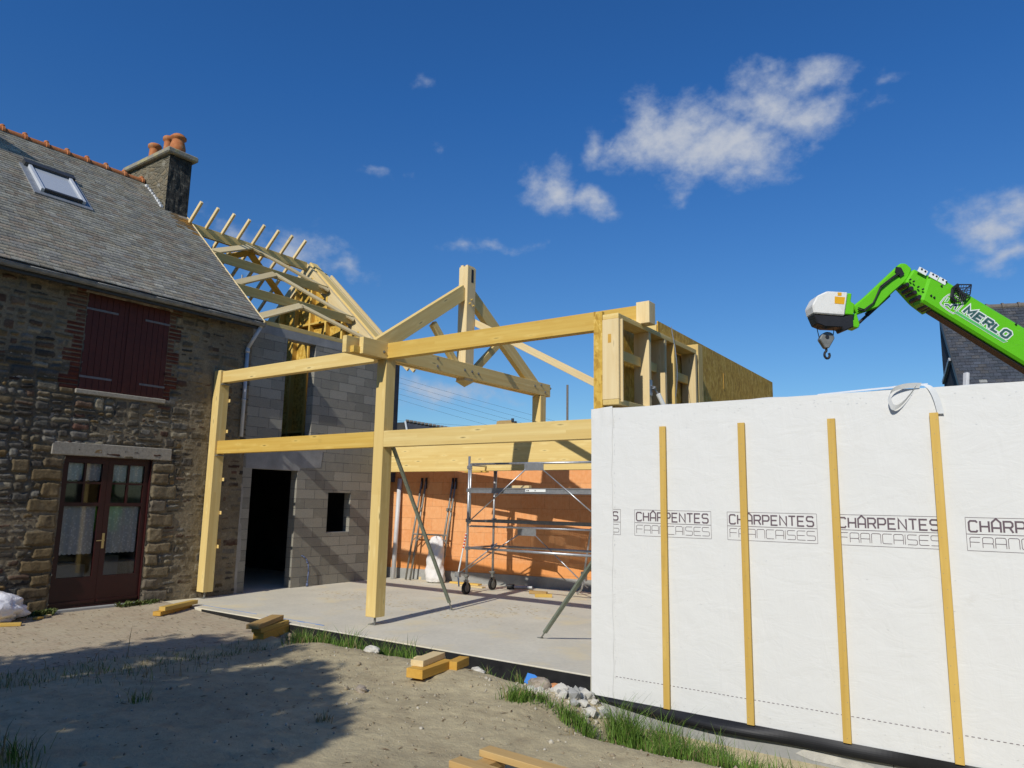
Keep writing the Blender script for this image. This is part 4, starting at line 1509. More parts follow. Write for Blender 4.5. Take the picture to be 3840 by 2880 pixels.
def print_logo(x0, only_end=False):
    quads = []
    def add(qs):
        quads.extend(qs)
    def line(a, b_, w):
        n = max(1, int(math.dist(a, b_) / .06))
        pts = [(a[0] + (b_[0] - a[0]) * k / n, a[1] + (b_[1] - a[1]) * k / n) for k in range(n + 1)]
        add(ribbon(pts, w))
    zt, zm, zb = 1.7325, 1.600, 1.468
    x1 = x0 + .823
    xs0 = x0 if not only_end else 8.636
    for z, w in ((zt, .0032), (zm, .0045), (zb, .0032)):
        line((xs0, z), (x1, z), w)
    if not only_end:
        line((x0, zb), (x0, zt), .0032)
    line((x1, zb), (x1, zt), .0032)
    xx = x0 + .022
    for i, ch in enumerate('CHARPENTES'):
        if not only_end or i == 9:
            for st in BOLD[ch]:
                add(ribbon([(xx + a * .0745, 1.620 + b_ * .086) for a, b_ in st], .0135))
        xx += .0792
    xx = x0 + .022
    for i, ch in enumerate('FRANCAISES'):
        if not only_end or i == 9:
            for st in THIN[ch]:
                add(ribbon([(xx + a * .0800, 1.494 + b_ * .082) for a, b_ in st], .0046))
        xx += .0865 if ch != 'I' else .0185
    m = MB()
    for qd in quads:
        pts = []
        for (a, b_) in qd:
            pts.append((a, float(mem_y(a, b_)) - .0022, b_))
        m.quad(*pts)
    me_ = bpy.data.meshes.new('printed_logo'); me_.from_pydata(m.v, [], m.f)
    link('printed_logo', me_, wrap, 'ink')


print_logo(7.90, True)
for k in range(5):
    print_logo(8.888 + .9865 * k)
# staples, fold lines and scuffs on the membrane
stp_ = MB()
for k in range(150):
    x = random.choice([8.655 + random.gauss(0, .004), random.uniform(8.7, 12.4), random.uniform(8.7, 12.4)])
    z = random.uniform(-.15, 2.78) if x < 8.68 else random.choice([random.uniform(2.70, 2.79), random.uniform(-.16, -.06), random.uniform(-.1, 2.7)])
    y = float(mem_y(x, z)) - .0022
    an = random.uniform(-.5, .5); l_ = random.uniform(.004, .008)
    ca, sa = math.cos(an) * l_, math.sin(an) * l_
    stp_.quad((x - ca, y, z - sa), (x + ca, y, z + sa), (x + ca, y, z + sa + .0018), (x - ca, y, z - sa + .0018))
mes_ = bpy.data.meshes.new('staple'); mes_.from_pydata(stp_.v, [], stp_.f)
link('staple', mes_, wrap, 'galvanised')
ds = MB()
xx = 8.66
while xx < 14.4:
    ya, yb = float(mem_y(xx, .033)) - .0022, float(mem_y(xx + .022, .033)) - .0022
    ds.quad((xx, ya, .030), (xx + .022, yb, .030), (xx + .022, yb, .0355), (xx, ya, .0355))
    xx += .0415
link('dashed_line', (lambda m_: m_)(ds.mesh('dashed_line')), wrap, 'ink')

# white lifting sling lying on top of the wall
sl = thing('lifting_sling', 'white webbing sling looped over the top of the white wall, above the fourth batten', 'sling', (11.5, -.67, 2.83))


def web(pts, w, side):
    m = MB()
    for (a, b_) in zip(pts[:-1], pts[1:]):
        a, b_ = Vector(a), Vector(b_)
        s_ = Vector(side)
        m.quad(a - s_ * w / 2, b_ - s_ * w / 2, b_ + s_ * w / 2, a + s_ * w / 2)
    return m


def bez(p, n=14):
    p = [Vector(q) for q in p]
    out = []
    for k in range(n + 1):
        t = k / n
        out.append((p[0] * (1 - t) ** 3 + p[1] * 3 * t * (1 - t) ** 2 + p[2] * 3 * t * t * (1 - t) + p[3] * t ** 3))
    return out


loop = bez([(11.60, -.66, 2.842), (11.40, -.70, 2.86), (11.33, -.72, 2.80), (11.37, -.71, 2.69)]) + bez([(11.37, -.71, 2.69), (11.385, -.70, 2.62), (11.45, -.69, 2.66), (11.565, -.665, 2.835)])[1:]
lm = web(loop, .05, (.45, -.25, .86))
lm.build('loop', 'sling_white', sl, smooth=True)
tl_ = bez([(11.60, -.62, 2.85), (11.69, -.67, 2.86), (11.72, -.675, 2.72), (11.735, -.672, 2.59)])
web(tl_, .05, (1, -.1, 0)).build('tail', 'sling_white', sl, smooth=True)
tw_ = bez([(10.75, -.61, 2.826), (11.1, -.63, 2.838), (11.4, -.63, 2.852), (11.62, -.63, 2.850)])
web(tw_, .032, (0, .8, .6)).build('coil', 'sling_white', sl, smooth=True)
web([v + Vector((.03, .012, .004)) for v in tw_[9:]], .03, (0, .7, .7)).build('coil', 'sling_white', sl, smooth=True)

# ------------------------------------------------------------------ stud panel standing at the end of the wrapped wall
panel = thing('stud_panel', 'open stud wall panel with OSB back and noggings, rising behind the white wall corner', 'wall panel', (8.6, .6, 2.8))
SXa, SXb = 8.49, 8.69
MB().box(8.375, 8.392, -.60, 1.74, 2.80, 3.955).build('osb_back', 'osb', panel)
MB().box(8.392, 8.487, -.602, -.55, 2.78, 3.945).build('osb_edge', 'osb', panel)
beam('top_plate', (8.59, -.602, 3.872), (8.59, 1.735, 3.872), .20, .06, 'pale_pine', panel)
beam('bottom_plate', (8.59, -.602, 2.90), (8.59, 1.735, 2.90), .20, .06, 'pale_pine', panel)
for y, mt in ((-.575, 'cream_pine'), (.225, 'cream_pine'), (.69, 'cream_pine'), (.985, 'pale_pine'), (1.715, 'cream_pine')):
    beam('stud', (8.59, y, 2.93), (8.59, y, 3.842), .20 if y > -.5 else .205, .06, mt, panel, upv=(0, 1, 0))
for ya, yb in ((-.545, .195), (.255, .66), (1.015, 1.685)):
    beam('nogging', (8.56, ya, 3.48), (8.56, yb, 3.48), .05, .115, 'pale_pine', panel)
MB().box(8.56, 8.60, -.6065, -.6025, 3.57, 3.67).build('dovetail_tenon', 'orange_pine', panel)
beam('side_batten', (8.705, -.55, 2.9), (8.705, -.55, 3.84), .03, .02, 'cream_pine', panel, upv=(0, 1, 0))
MB().box(8.692, 8.699, .19, .26, 3.07, 3.26).build('bracket_plate', 'galvanised', panel)
bs = web(bez([(8.70, .86, 4.05), (8.70, .88, 3.9), (8.76, 1.0, 3.6), (8.71, .93, 3.15)]), .025, (0, 1, .1))
bs.build('strap', 'sling_white', panel, smooth=True)
stub = beam('post_stub', (8.715, .06, 3.90), (8.715, .06, 4.165), .17, .17, 'cream_pine', panel, upv=(0, 1, 0))
stp = thing('push_prop', 'white tubular push prop bolted to the stud panel above the white wall', 'prop', (8.75, .3, 3.15))
pr_ = MB().tube((8.70, .225, 3.19), (8.74, .33, 3.10), .011, 8).tube((8.72, .25, 3.17), (8.72, .27, 3.155), .024, 8)
pr_.build('threaded_rod', 'galvanised', stp)
MB().tube((8.74, .33, 3.10), (9.6, 1.9, .02), .028, 10).build('tube', 'sticker_white', stp)

osbp = thing('osb_panel', 'long OSB sheathed wall panel behind the stud panel, sloping away at the right', 'wall panel', (8.5, 3.5, 2.8))
pl_ = [(.95, 2.6), (6.15, 2.6), (6.15, 4.10), (.95, 4.17)]
o = MB().prism(pl_, ((8.46, 0, 0), (0, 1, 0), (0, 0, 1), (1, 0, 0)), 0, .016).build('osb_sheet', 'osb', osbp)
MB().box(8.30, 8.46, .93, 1.0, 2.6, 4.12).build('end_stud', 'pale_pine', osbp)
beam('top_plate', (8.38, 1.0, 4.11), (8.38, 6.15, 4.04), .155, .06, 'pale_pine', osbp)
beam('post', (8.60, 1.90, 2.7), (8.60, 1.90, 4.0), .17, .17, 'pale_pine', osbp, upv=(0, 1, 0))
MB().box(8.477, 8.482, 3.42, 3.45, 3.60, 3.85).build('seam', 'orange_pine', osbp)

# ------------------------------------------------------------------ brick boundary wall
bw = thing('brick_wall', 'orange hollow clay brick wall on a grey plinth at the back of the slab', 'wall', (0.14, 4.94, 0))
a = math.atan2(.84, 4.66)
o = MB().box(-.5, 12, 0, .25, .23, 4.0 - 1.1).build('bricks', 'clay_brick', bw)
o.matrix_parent_inverse = Matrix.Identity(4)
o2 = MB().box(-.5, 12, -.015, .26, -.2, .23).build('plinth', 'plinth_concrete', bw)
o2.matrix_parent_inverse = Matrix.Identity(4)
bw.rotation_euler = (0, 0, a)
ux, uy = Vector((math.cos(a), math.sin(a), 0)), Vector((-math.sin(a), math.cos(a), 0))


def bwp(u, d, z):          # point on the brick wall: u along, d in front of it
    p = Vector((.14, 4.94, 0)) + ux * u - uy * d
    return Vector((p.x, p.y, z))


# ------------------------------------------------------------------ scaffold tower
scf = thing('scaffold_tower', 'rolling galvanised scaffold tower with deck and castors, in front of the brick wall', 'scaffold', (4.6, 4.1, 0))
SXL, SXR, SYF, SYB = 3.19, 6.15, 3.686, 4.606
for x in (SXL, SXR):
    for y in (SYF, SYB):
        dx = -.05 if y == SYB and x == SXL else 0
        m = MB().tube((x + dx, y, .37), (x + dx, y, 2.67), .024, 12)
        if x == SXL:
            m.tube((x + dx + .045, y, 1.35 if y == SYF else 1.9), (x + dx + .045, y, 2.52), .020, 10)
        m.build('upright', 'galvanised', scf, smooth=True)
        cs = MB()
        cs.tube((x + dx, y, .33), (x + dx, y, .38), .05, 12).tube((x + dx, y, .26), (x + dx, y, .33), .030, 10)
        cs.box(x + dx - .045, x + dx + .045, y - .035, y + .035, .245, .262)
        cs.box(x + dx - .033, x + dx - .027, y - .03, y + .03, .10, .25).box(x + dx + .027, x + dx + .033, y - .03, y + .03, .10, .25)
        cs.tube((x + dx - .07, y - .04, .36), (x + dx + .07, y - .04, .36), .010, 8)
        c = cs.build('castor', 'dull_steel', scf)
        wh = MB().tube((x + dx - .024, y, .115), (x + dx + .024, y, .115), .115, 24)
        wh.build('wheel', 'rubber', c, smooth=False)
        MB().tube((x + dx - .026, y, .115), (x + dx + .026, y, .115), .07, 18).build('hub', 'dull_steel', c)
        for z in ((.88, 1.41, 2.0, 2.45)):
            MB().box(x + dx - .035, x + dx + .055, y - .035, y + .035, z - .035, z + .035).build('coupler', 'galvanised', scf, bevel=.006)
def rail(p0, p1, r=.02, nm='rail', mt='galvanised'):
    return MB().tube(p0, p1, r, 10).build(nm, mt, scf, smooth=True)
for y in (SYF, SYB):
    rail((SXL, y - .03, .885), (SXR, y - .03, .885), .024)
rail((SXL + .07, SYF - .02, 2.512), (SXR, SYF - .02, 2.508), .021)
rail((SXL + .1, SYF - .03, 1.305), (SXR, SYF - .03, 1.325), .018)
MB().box(SXL - .03, SXR + .03, SYB - .05, SYB - .02, 1.375, 1.425).build('ledger', 'dull_steel', scf)
MB().box(SXL + .05, SXR, SYF - .03, SYF + .02, 1.385, 1.425).build('ledger', 'dull_steel', scf)
for x in (SXL, SXR):
    for z in (.88, 1.40, 1.98, 2.5):
        rail((x, SYF, z), (x - (.05 if x == SXL else 0), SYB, z), .02)
# lattice rails: plate in the middle and two diagonals
for y, zc, xa, xb, x0, z0, x1, z1 in ((SYF - .045, 2.507, 4.55, 4.98, SXL + .06, 1.39, 6.15, 1.52), (SYB - .06, 1.257, 3.79, 4.235, 2.56, .40, 5.4, .23)):
    MB().box(xa, xb, y - .006, y + .006, zc - .135, zc + .005).build('gusset_plate', 'galvanised', scf, bevel=.003)
    rail((xa + .02, y, zc - .12), (x0, y, z0), .012, 'diagonal')
    rail((xb - .02, y, zc - .12), (x1, y, z1), .012, 'diagonal')
rail((2.55, SYB - .06, 1.262), (6.15, SYB - .06, 1.30), .016)
# deck: perforated steel planks in an edge frame
dk = MB().box(SXL + .06, SXR, SYF - .03, SYF - .015, 1.945, 2.045)
dk.box(SXL + .06, SXR, SYF - .045, SYF - .03, 2.03, 2.045).box(SXL + .06, SXR, SYF - .045, SYF - .03, 1.945, 1.957)
dk.box(SXL + .06, SXR, SYB + .015, SYB + .03, 1.945, 2.045)
dk.build('deck_frame', 'galvanised', scf)
gr = MB()
holes_n = 44
for j in range(3):
    ya = SYF + .0 + j * .305
    for k in range(11):
        yy = ya + .028 * k
        gr.box(SXL + .08, SXR - .02, yy, yy + .011, 1.99, 1.998)
    for k in range(74):
        xx = SXL + .08 + k * .0385
        gr.box(xx, xx + .012, ya, ya + .292, 1.9895, 1.9975)
gr.build('deck_board', 'deck_grating', scf)
MB().box(4.58, 5.03, SYF - .047, SYF - .0455, 1.975, 2.025).build('label_plate', 'sticker_white', scf)
lt = MB()
for (x0, x1) in ((4.60, 4.615), (4.63, 4.66), (4.79, 4.81)):
    lt.box(x0, x1, SYF - .0485, SYF - .0475, 1.99, 2.01)
lt.build('label_print', 'machine_black', scf)
# outriggers
ot = MB().tube((SXL - .01, SYF - .03, 1.16), (SXL - .17, SYF - .05, .37), .014, 8)
ot.build('outrigger', 'sticker_white', scf)
ob = MB()
for k in range(5):
    t0, t1 = .02 + k * .075, .02 + k * .075 + .04
    pA = Vector((SXL - .01, SYF - .03, 1.16)); pB = Vector((SXL - .17, SYF - .05, .37))
    ob.tube(pA.lerp(pB, t0), pA.lerp(pB, t1), .0155, 8)
ob.build('red_stripe', 'red_band', scf)
MB().box(SXL - .22, SXL - .12, SYF - .09, SYF - .02, .32, .42).tube((SXL - .17, SYF - .05, .37), (SXL - .10, SYF - .10, .15), .016, 8).build('outrigger_foot', 'galvanised', scf)
rail((SXL - .17, SYF - .05, .37), (SXL + .75, SYF - .04, 1.0), .012, 'diagonal')
oo = MB().path([(5.25, 4.95, 1.30), (5.02, 5.08, .42), (4.98, 5.10, .2), (4.93, 5.12, .10), (4.82, 5.16, .02)], .02, 10)
oo.box(4.97, 5.07, 5.04, 5.12, .28, .46)
oo.build('outrigger', 'galvanised', scf, smooth=False)
pw_ = beam('board_offcut', (3.95, 3.95, 2.075), (4.5, 3.92, 2.075), .09, .05, 'cream_pine')
tag(pw_, 'short pale timber offcut lying on the scaffold deck', 'offcut')
# yellow block high on the brick wall by the tower
yb_ = beam('board_offcut', (2.70, 4.2, 2.385), (3.25, 4.2, 2.385), .12, .028, 'treated_pine', None)
tag(yb_, 'thin yellow batten fixed under the big rear beam, beside the scaffold', 'offcut')

# ------------------------------------------------------------------ steel props bracing the frame
def prop(name, p0, p1, label, loc):
    t = thing(name, label, 'prop', loc)
    p0, p1 = Vector(p0), Vector(p1)
    d = (p1 - p0).normalized()
    a_ = p0 + d * .16
    ob_ = beam('profile', a_, p1, .055, .035, 'green_steel', t, upv=(0, 0, 1), bevel=.003)
    k = a_.lerp(p1, .5)
    MB().tube(tuple(p0), tuple(a_ + d * .03), .011, 8).box(p0.x - .035, p0.x + .035, p0.y - .025, p0.y + .025, 0, .006).tube((p0.x + .03, p0.y, .012), (p0.x - .05, p0.y - .02, .008), .005, 6).build('foot', 'dull_steel', t)
    hb = MB()
    for s_ in np.linspace(.05, .95, 12):
        q_ = a_.lerp(p1, float(s_))
        hb.tube(q_ - Vector((0, .019, 0)), q_ + Vector((.0, .0, .0)) - Vector((0, .0185, 0)) - Vector((0, .0025, 0)), .006, 6)
    hb.build('pin_hole', 'machine_black', t)
    return t


prop('frame_prop', (4.318, 1.92, 0), (4.56, .14, 2.56), 'slim grey green steel prop raking from the slab up beside the centre post', (4.318, 1.92, 0))
prop('frame_prop', (6.804, .793, 0), (8.33, -.22, 1.36), 'short green steel prop raking from the slab up behind the white wall', (6.804, .793, 0))

# ------------------------------------------------------------------ things leaning on the brick wall
pp_ = bwp(.0, .06, 2.28)
pv = MB().tube((.207, 4.73, .0), tuple(pp_), .052, 16)
tag(pv.build('drain_pipe', 'pvc_grey', None, smooth=True), 'pale grey plastic pipe leaning against the left end of the brick wall', 'pipe')


def leaning_frame(u0, u1, lab):
    t = thing('scaffold_section', lab, 'scaffold frame', tuple(bwp((u0 + u1) / 2, .2, 0)))
    for u in (u0, u1):
        MB().tube(bwp(u - .12, .30, .01), bwp(u + .06, .045, 2.26), .022, 10).build('upright', 'dull_steel', t, smooth=True)
        MB().tube(bwp(u - .07, .25, .55), bwp(u - .065, .245, .62), .033, 10).tube(bwp(u + .0, .15, 1.55), bwp(u + .006, .145, 1.62), .033, 10).build('coupler', 'dull_steel', t)
        MB().tube(bwp(u + .055, .05, 2.05), bwp(u + .062, .045, 2.3), .026, 10).build('end_sleeve', 'machine_black', t)
    MB().tube(bwp(u0 - .03, .19, 1.02), bwp(u1 - .03, .19, 1.02), .018, 8).build('cross_tube', 'dull_steel', t)
    k0, k1 = bwp(u0 - .03, .19, 1.01), bwp(u0 - .075, .22, .78)
    MB().tube(bwp(u0 + .12, .19, 1.02), bwp(u0 - .06, .215, .85), .012, 8).tube(bwp(u1 - .18, .19, 1.02), bwp(u1 - .06, .215, .85), .012, 8).build('gusset', 'dull_steel', t)
    return t


leaning_frame(.545, 1.37, 'galvanised scaffold frame leaning on the brick wall, nearer the slab edge')
leaning_frame(.66, 1.45, 'galvanised scaffold frame leaning on the brick wall, close behind another frame')


def lump(name, c, r, seed, mat, amp=.25, sub=4, squash=None, label=None, cat=None, group=None, freq=2.2, flat=None):
    bm = bmesh.new()
    bmesh.ops.create_icosphere(bm, subdivisions=sub, radius=1)
    Q = np.array([v.co[:] for v in bm.verts])
    N1 = fbm(Q[:, 0] * freq + 7 + seed, Q[:, 1] * freq + Q[:, 2] * freq * 1.3, seed)
    N2 = fbm(Q[:, 2] * freq * 2 + seed, Q[:, 0] * freq * 2 - Q[:, 1] * 2.2, seed + 5)
    bm.verts.index_update()
    for v in bm.verts:
        p = v.co
        n_, n2_ = N1[v.index] - .47, N2[v.index] - .47
        k = 1 + amp * 2 * n_ + amp * n2_
        v.co = Vector((p.x * r[0] * k, p.y * r[1] * k, p.z * r[2] * k))
        if squash is not None:
            v.co = squash(v.co)
    me_ = bpy.data.meshes.new(name); bm.to_mesh(me_); bm.free()
    if flat is None:
        me_.polygons.foreach_set('use_smooth', [True] * len(me_.polygons))
    me_.materials.append(MATS[mat])
    o_ = bpy.data.objects.new(name, me_)
    col.objects.link(o_)
    o_.location = c
    if label:
        tag(o_, label, cat, group)
    return o_


def sack_shape(p):
    t = min(1., max(0., (p.z + .50) / 1.0))
    l = max(1e-4, math.hypot(p.x / .215, p.y / .16))
    k = float(np.interp(t, [0, .03, .12, .3, .5, .72, .88, .96, 1.], [0, 1.02, 1.16, 1.04, .96, .90, .80, .56, .0])) / l * min(1., l * 6)
    an = math.atan2(p.y, p.x)
    k *= 1 + .05 * math.sin(3 * an + 9 * t) + .035 * math.sin(7 * an - 21 * t) + .03 * math.sin(26 * t + 2 * an)
    return Vector((p.x * k + .05 * (t - .4) ** 2, p.y * k, p.z * 1. + (.03 * math.sin(4 * an) if t > .85 else 0)))


pk = bwp(1.22, .36, .49)
lump('sand_sack', pk, (.215, .16, .50), 5, 'sack_white', .05, 5, sack_shape, 'tall white woven sack slumped against the leaning scaffold frame', 'sack', freq=3)
lump('plastic_sheet', (.30, -3.32, .17), (.28, .46, .25), 9, 'film_white', .30, 5, lambda p: Vector((p.x, p.y, max(p.z, -.19))), 'crumpled white plastic sheeting heaped on the paving by the stone wall', 'plastic sheet', freq=1.8)

# ------------------------------------------------------------------ loose timber
def plank(p0, p1, w, h, mat, label, cat='timber offcut', group=None, name='timber_offcut', roll=(0, 0, 1)):
    return tag(beam(name, p0, p1, w, h, mat, None, roll, bevel=.003), label, cat, group)


# two offcuts on the paving by the slab corner
z_ = paving_z(1.0)
plank((1.20, -1.40, z_ + .034), (.78, -.62, z_ + .036), .13, .062, 'orange_pine', 'lower of two yellow timbers stacked on the paving by the slab corner', group='timbers by the slab corner')
plank((1.20, -1.32, z_ + .098), (.84, -.55, z_ + .10), .11, .062, 'treated_pine', 'upper of two yellow timbers stacked on the paving by the slab corner', group='timbers by the slab corner')
# three stacked by the grass
G2 = 'timbers stacked beside the grass'
zz_ = -.15
plank((3.60, -1.30, zz_ + .075), (3.26, -.48, zz_ + .082), .16, .11, 'orange_pine', 'thick bottom timber of the stack of three between paving and grass', group=G2)
plank((3.60, -1.34, zz_ + .162), (3.32, -.66, zz_ + .168), .145, .06, 'treated_pine', 'middle timber of the stack of three between paving and grass', group=G2)
plank((3.65, -1.44, zz_ + .226), (3.26, -.74, zz_ + .238), .18, .06, 'old_plank', 'top timber, turned askew on the stack of three between paving and grass', group=G2)
# two on the mound
gz_ = float(ground_z(6.8, -1.5))
G3 = 'timbers on the earth mound'
plank((6.99, -1.88, gz_ + .052), (6.91, -1.30, gz_ + .052), .20, .092, 'orange_pine', 'thick orange timber lying on the earth mound under a paler one', group=G3)
plank((6.93, -1.78, gz_ + .130), (6.82, -1.30, gz_ + .130), .15, .062, 'cream_pine', 'pale timber resting on the thick orange one on the earth mound', group=G3)
plank((7.05, -1.35, gz_ + .05), (6.98, -1.05, gz_ + .05), .12, .09, 'orange_pine', 'small orange block sticking out behind the timbers on the mound', group=G3)
plank((6.42, -1.25, gz_ + .035), (6.74, -1.12, gz_ + .05), .11, .03, 'cream_pine', 'thin whitish board half hidden behind the timbers on the mound', group=G3)
# slivers on the paving at the left
plank((.42, -2.78, paving_z(.4) + .02), (.34, -2.66, paving_z(.3) + .02), .07, .03, 'treated_pine', 'small yellow board end on the paving beside the white plastic sheeting')
plank((.33, -2.62, paving_z(.3) + .016), (.22, -2.50, paving_z(.2) + .016), .06, .022, 'cream_pine', 'small pale wood chip on the paving in front of the red doors')
plank((.36, -3.72, paving_z(.5) + .025), (.70, -3.06, paving_z(.7) + .022), .10, .04, 'treated_pine', 'yellow batten with dark end at the left edge of the paving')
# on the slab
G4 = 'offcuts on the concrete slab'
plank((1.72, 5.0, .018), (2.5, 5.02, .018), .14, .034, 'treated_pine', 'yellow board lying on the slab behind the front left castor', group=G4)
plank((2.15, 4.72, .016), (2.85, 4.70, .016), .12, .030, 'cream_pine', 'pale yellow board lying on the slab between the two left castors', group=G4)
plank((4.05, 4.62, .035), (4.42, 4.68, .035), .07, .06, 'old_plank', 'olive wooden block on the slab under the scaffold', group=G4)
plank((4.42, 4.25, .032), (4.68, 4.45, .032), .06, .062, 'treated_pine', 'small yellow block on the sunlit slab right of the castors', group=G4)
plank((.74, 5.02, .03), (.80, 5.12, .03), .06, .06, 'cream_pine', 'tiny pale block at the foot of the leaning scaffold frames', group=G4)
tl2 = thing('hand_tool', 'small grey and black tool lying on the slab at the foot of the brick wall', 'tool', (3.5, 5.0, 0))
MB().tube((3.40, 4.98, .05), (3.78, 5.12, .05), .035, 12).build('barrel', 'galvanised', tl2)
MB().tube((3.28, 4.93, .055), (3.42, 4.99, .055), .05, 12).box(3.30, 3.36, 4.9, 5.0, .0, .04).build('body', 'machine_black', tl2)
# wood shavings on the slab
sh_ = MB()
for k in range(420):
    cx_, cy_ = random.choice([(3.0, 1.6), (4.7, 1.7), (1.8, 2.2), (5.0, 2.6)])
    x_, y_ = random.gauss(cx_, .45), random.gauss(cy_, .35)
    an = random.uniform(0, 6.28); l_ = random.uniform(.008, .05); w_ = random.uniform(.003, .009)
    ca, sa = math.cos(an), math.sin(an)
    sh_.quad((x_ - ca * l_, y_ - sa * l_, .003), (x_ - sa * w_, y_ + ca * w_, .006), (x_ + ca * l_, y_ + sa * l_, .003), (x_ + sa * w_, y_ - ca * w_, .005))
me_ = bpy.data.meshes.new('wood_shavings'); me_.from_pydata(sh_.v, [], sh_.f)
tag(link('wood_shavings', me_, None, 'cream_pine'), 'pale wood shavings scattered on the concrete slab', 'shavings', kind='stuff')

# wooden pallet half in frame at the bottom
pal = thing('wooden_pallet', 'old wooden pallet of thick planks lying on the dirt at the bottom edge', 'pallet', (9.3, -3.6, .0))
pa0 = Vector((8.86, -3.18, 0))
ax_ = Vector((.86, -.51, 0)).normalized(); ax_ = Vector((.80, -.02, 0)).normalized()
# planks run towards the wall foot, bearers across
def PP(u, v, z):
    d1 = Vector((.995, -.05, 0)).normalized()      # along planks (to the right in the picture)
    d2 = Vector((-.08, -.99, 0)).normalized()      # towards the camera
    p = Vector((9.19, -3.50, float(ground_z(9.3, -3.7)) - .01)) + d1 * u + d2 * v
    return (p.x, p.y, p.z + z)
for v in (.0, .29, .58, .87):
    beam('plank', PP(-.06, v, .165), PP(1.25, v, .165), .115, .045, 'old_plank', pal)
for u in (.03, .62, 1.15):
    beam('bearer', PP(u, -.08, .115), PP(u, 1.0, .115), .11, .05, 'old_plank', pal)
for u in (.03, .62, 1.15):
    for v in (.0, .46, .92):
        beam('block', PP(u, v - .06, .045), PP(u, v + .06, .045), .09, .085, 'old_plank', pal)

# ------------------------------------------------------------------ stones, rubble, scraps
def rock(x, y, r, seed, mat, label, cat='stone', group=None, name='stone', dz=0., sub=3):
    z = float(ground_z(x, y))
    return lump(name, (x, y, z + r[2] * .4 + dz), r, seed, mat, .6 if sub == 1 else .4, sub, None, label, cat, group, freq=1.6 if sub > 1 else 2.7, flat=True)


rock(6.80, -2.42, (.065, .05, .045), 3, 'field_stone', 'brown stone alone on the sunlit dirt left of the pallet')
rock(5.55, -1.08, (.12, .06, .06), 4, 'chalk_stone', 'pale stone by the grass at the slab edge')
rock(7.15, -1.02, (.09, .06, .05), 6, 'chalk_stone', 'pale stone beside the timbers on the mound')
rock(8.02, -1.12, (.13, .10, .085), 8, 'field_stone', 'rounded grey brown stone beside the blue scrap')
rock(8.02, -.95, (.07, .05, .05), 14, 'terracotta_shard', 'orange brick shard among the rubble by the slab corner', 'brick shard', 'brick shards in the rubble', 'brick_shard')
rock(8.15, -1.02, (.08, .06, .045), 15, 'terracotta_shard', 'orange brick shard among the rubble by the slab corner', 'brick shard', 'brick shards in the rubble', 'brick_shard')
for k in range(46):
    x, y = random.uniform(7.95, 8.62), random.uniform(-1.22, -.70)
    s = random.uniform(.025, .08)
    rock(x, y, (s * random.uniform(.8, 1.4), s, s * random.uniform(.6, 1.)), 30 + k, random.choice(['chalk_stone', 'chalk_stone', 'raw_concrete']), 'broken pale concrete chunk in the rubble heap at the white wall corner', 'rubble', 'rubble at the wall corner', 'concrete_chunk', sub=1)
bs_ = MB().prism([(0, 0), (.16, -.05), (.22, .03), (.10, .09), (.01, .10)], ((7.80, -1.06, float(ground_z(7.85, -1.05)) + .03), (1, .1, .0), (0, .5, .85), (0, -.85, .5)), 0, .006)
tag(bs_.build('plastic_scrap', 'blue_plastic', None), 'blue plastic scrap lying in the trench by the black slab edge', 'scrap')
# pebbles: nobody could count them
pb = bmesh.new()
bmesh.ops.create_icosphere(pb, subdivisions=1, radius=1)
pv_ = np.array([v.co[:] for v in pb.verts]); pf_ = np.array([[v.index for v in f.verts] for f in pb.faces]); pb.free()
NP = 1900
px = RNG.uniform(4.2, 11.2, NP); py = -1.0 - np.abs(RNG.gamma(2.0, .9, NP)); py = np.clip(py, -6.5, -.85)
pz = ground_z(px, py)
nr = 420
px[:nr] = RNG.normal(8.2, .22, nr); py[:nr] = np.minimum(-.70, RNG.normal(-1.0, .20, nr)); pz = ground_z(px, py)
okp = (pz > -.6)
px, py, pz = px[okp], py[okp], pz[okp]
sz = RNG.gamma(1.2, .0036, len(px)) + .0025
sz[:nr] = RNG.uniform(.006, .022, nr)[:len(sz[:nr])]
VV = pv_[None] * (sz[:, None, None] * RNG.uniform(.6, 1.4, (len(px), 1, 3))) * RNG.uniform(.8, 1.2, (len(px), len(pv_), 1)) + np.stack([px, py, pz + sz * .3], -1)[:, None]
FF = (pf_[None] + (np.arange(len(px)) * len(pv_))[:, None, None]).reshape(-1, 3)
me_ = np_mesh('pebbles', VV.reshape(-1, 3), FF)
pci = RNG.randint(0, 4, len(px)); pci[:nr] = 2
pc = np.repeat(np.array([(.42, .37, .27), (.36, .30, .20), (.50, .46, .37), (.30, .245, .165)])[pci], len(pv_), 0)
set_col(me_, pc)
tag(link('pebbles', me_, None, 'slate'), 'small pebbles and crumbs strewn over the dirt', 'pebbles', kind='stuff')

# dry leaves, twigs and splinters scattered over paving and dirt
li = MB()
for k in range(900):
    if k % 5 < 3:
        x_, y_ = random.uniform(.2, 3.5), random.uniform(-5.0, -.75); z_ = paving_z(x_) + .012
    else:
        x_, y_ = random.uniform(4.2, 10.5), random.uniform(-5.0, -1.0); z_ = float(ground_z(x_, y_)) + .004
        if z_ < -.3: continue
    an = random.uniform(0, 6.28); l_ = random.choice([random.uniform(.006, .02), random.uniform(.01, .05)]); w_ = random.uniform(.003, .009)
    ca, sa = math.cos(an), math.sin(an); h_ = random.uniform(.0, .012)
    li.quad((x_ - ca * l_, y_ - sa * l_, z_), (x_ - sa * w_, y_ + ca * w_, z_ + h_), (x_ + ca * l_, y_ + sa * l_, z_ + h_ * .5), (x_ + sa * w_, y_ - ca * w_, z_ + .003))
me_ = bpy.data.meshes.new('litter'); me_.from_pydata(li.v, [], li.f)
